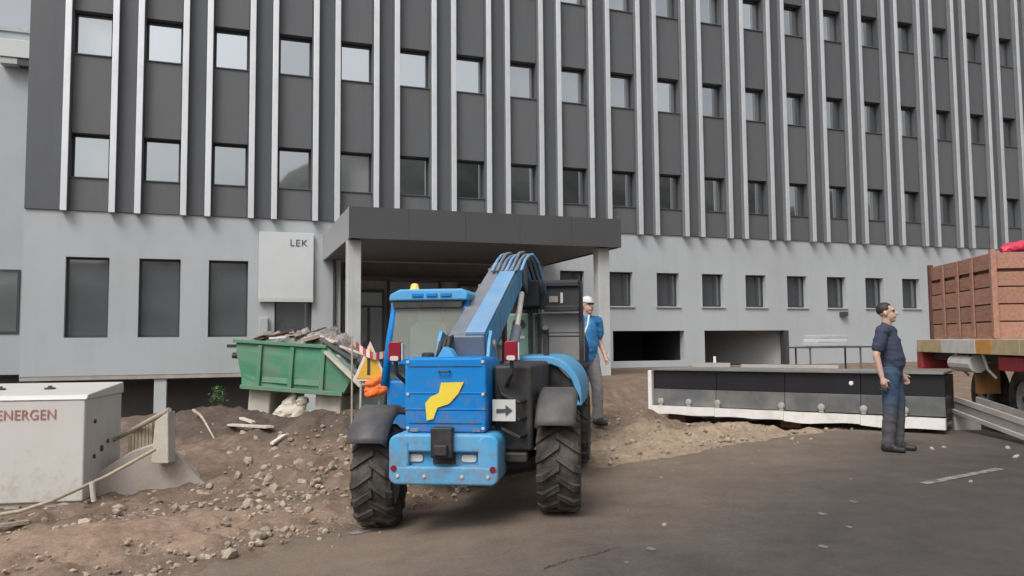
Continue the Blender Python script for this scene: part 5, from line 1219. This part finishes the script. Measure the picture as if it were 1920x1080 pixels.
for i, (px, py, s) in enumerate(big_rocks):
    p = on_ground(px, py); r = s / F_PX * p.length / 2 * 1.05
    o = link_mesh('rock', stones[i % 7], None, (p.x, p.y, p.z + r * .35), (rnd.uniform(0, 6), rnd.uniform(0, 6), rnd.uniform(0, 6)), (r, r * rnd.uniform(.7, 1.1), r * rnd.uniform(.55, .85)))
    onr = edge_dist(np.array(p.x), np.array(p.y)) > 0.1
    if onr: tag(o, 'small stone lying loose on the asphalt', 'stone', 'stones on the asphalt')
    elif (px, py) in UNIQ: tag(o, UNIQ[(px, py)], 'stone')
    elif px > 1000: tag(o, 'stone in the sandy dirt on the right of the telehandler', 'stone', 'stones in the dirt at right')
    else: tag(o, 'stone in the churned dirt on the left of the telehandler', 'stone', 'stones in the dirt at left')
# fine gravel and clods: nobody could count these
gv, gf = [], []
bm = bmesh.new(); bmesh.ops.create_icosphere(bm, subdivisions=1, radius=1.0); iv = [v.co.copy() for v in bm.verts]; iff = [tuple(v.index for v in f.verts) for f in bm.faces]; bm.free()
cnt = 0
while cnt < 5600:
    u_ = rnd.random()
    if u_ < .62:                                   # band along the broken edge and the dig at left
        x = rnd.uniform(-4.6, -.4); y = rnd.uniform(4.3, 10.8)
        d_ = float(edge_dist(np.array(x), np.array(y)))
        if d_ > .03 or d_ < -3.2: continue
        if gauss(np.array(x), np.array(y), -3.5, 6.1, 1.4, .55, R(42)) > .35 and rnd.random() < .93: continue
        if rnd.random() > .25 + .75 * max(math.exp(-((d_ + .22) / .3) ** 2), math.exp(-((d_ + 1.5) / .8) ** 2)): continue
    elif u_ < .9:
        x = rnd.uniform(.6, 8.5); y = rnd.uniform(8.8, 14.5); d_ = float(edge_dist(np.array(x), np.array(y)))
        if d_ > .1 or d_ < -1.8: continue
    else:
        x = rnd.uniform(-1.5, 6); y = rnd.uniform(4.4, 11); d_ = float(edge_dist(np.array(x), np.array(y)))
        if d_ < 0 or rnd.random() > math.exp(-d_ / .35) + .004: continue
    r = min(.06, .006 * math.exp(rnd.gauss(.45, .72))) * (.7 if d_ > 0 else 1)
    z = gz(x, y) + (.012 if d_ > 0 else .02 + .8 * (mnoise.fractal(Vector((x, y, 0)) * 1.1, 1.0, 2.0, 3) * 0.05)) + r * .2
    sx, sy, sz = rnd.uniform(.7, 1.3) * r, rnd.uniform(.7, 1.3) * r, rnd.uniform(.5, .9) * r; a = rnd.uniform(0, 6.3); ca_, sa_ = math.cos(a), math.sin(a)
    n0 = len(gv)
    for q in iv:
        k_ = rnd.uniform(.75, 1.2); px_, py_, pz_ = q.x * sx * k_, q.y * sy * k_, q.z * sz * k_
        gv.append((x + px_ * ca_ - py_ * sa_, y + px_ * sa_ + py_ * ca_, z + pz_))
    gf += [tuple(i + n0 for i in f) for f in iff]; cnt += 1
me = bpy.data.meshes.new('gravel'); me.from_pydata(gv, [], gf); me.materials.append(mat('gravel_mix', (0.30, 0.245, 0.19), .95, var=.5, scale=5, bump=.3))
gr = bpy.data.objects.new('gravel', me); COL.objects.link(gr); tag(gr, 'loose gravel and clods strewn over the dirt along the road edge', 'gravel', kind='stuff')

# planks and sticks on the dirt
def plank(p, q, w_, th, label, m_=M_plank, lift=.03):
    a, b_ = on_ground(*p), on_ground(*q); a.z += lift; b_.z += lift; d = (b_ - a).normalized(); sd_ = d.cross(Vector((0, 0, 1))).normalized() * w_ / 2; u_ = Vector((0, 0, th))
    return MB().hexa([a - sd_, b_ - sd_, b_ + sd_, a + sd_, a - sd_ + u_, b_ - sd_ + u_, b_ + sd_ + u_, a + sd_ + u_]).build('plank', m_, None, bevel=.003, label=label, cat='plank')
plank((432, 806), (506, 812), .10, .03, 'long pale plank lying on the dark soil left of the skip', lift=.05)
plank((452, 795), (476, 803), .07, .03, 'short pale plank lying just behind the long pale plank', lift=.06)
plank((510, 842), (533, 826), .05, .03, 'narrow pale board end sticking up from the churned dirt', lift=.04)
plank((0, 992), (54, 984), .06, .03, 'dark weathered batten on the dirt below the generator', M_woodrail, lift=.01)
def stick(pts, r, label):
    return MB().tube(pts, [r * (1 - .5 * i / (len(pts) - 1)) for i in range(len(pts))], 6).build('branch', M_branch, None, label=label, cat='branch')
for i, (a, b_, Y, lb) in enumerate((((335, 780), (378, 815), 9.2, 'dry pale branch leaning left of the dark soil heap, leftmost'), ((362, 788), (402, 826), 9.1, 'dry pale branch in the middle of the three by the cream post'), ((338, 772), (400, 800), 9.5, 'dry pale branch highest of the three by the cream post'))):
    p, q = on_ground(*a), on_ground(*b_); p.z += .14; q.z += .02; mid = p.lerp(q, .5) + Vector((.02, 0, .03)); stick([p, p.lerp(mid, .5) + Vector((.01, .02, .01)), mid, q], .022, lb)
# leafy weed by the basement
wd_ = at_y(408, 760, 15.0)
pl_ = empty('weed_plant', (wd_.x, 15.0, gz(wd_.x, 15.0)), 0, 'green leafy weed growing by the dark basement left of the skip', 'plant')
MB().tube([(0, 0, -.05), (.02, 0, .4), (-.03, .02, .8)], [.018, .014, .006], 6).build('stem', M_branch, pl_)
lv = MB()
for i in range(260):
    h = rnd.uniform(.1, 1.0); a = rnd.uniform(0, 6.28); rr_ = rnd.uniform(.02, .42) * (1.1 - h * .6); c_ = Vector((rr_ * math.cos(a), rr_ * math.sin(a), h * .95)); u_ = Vector((rnd.gauss(0, 1), rnd.gauss(0, 1), rnd.gauss(0, .6))).normalized() * .055; v_ = u_.cross(Vector((rnd.gauss(0, 1), rnd.gauss(0, 1), rnd.gauss(0, 1)))).normalized() * .022
    lv.add([c_ - u_, c_ + v_, c_ + u_, c_ - v_], [(0, 1, 2, 3)])
lv.build('foliage', M_leaf, pl_); pl_.scale = (.62, .62, .62)
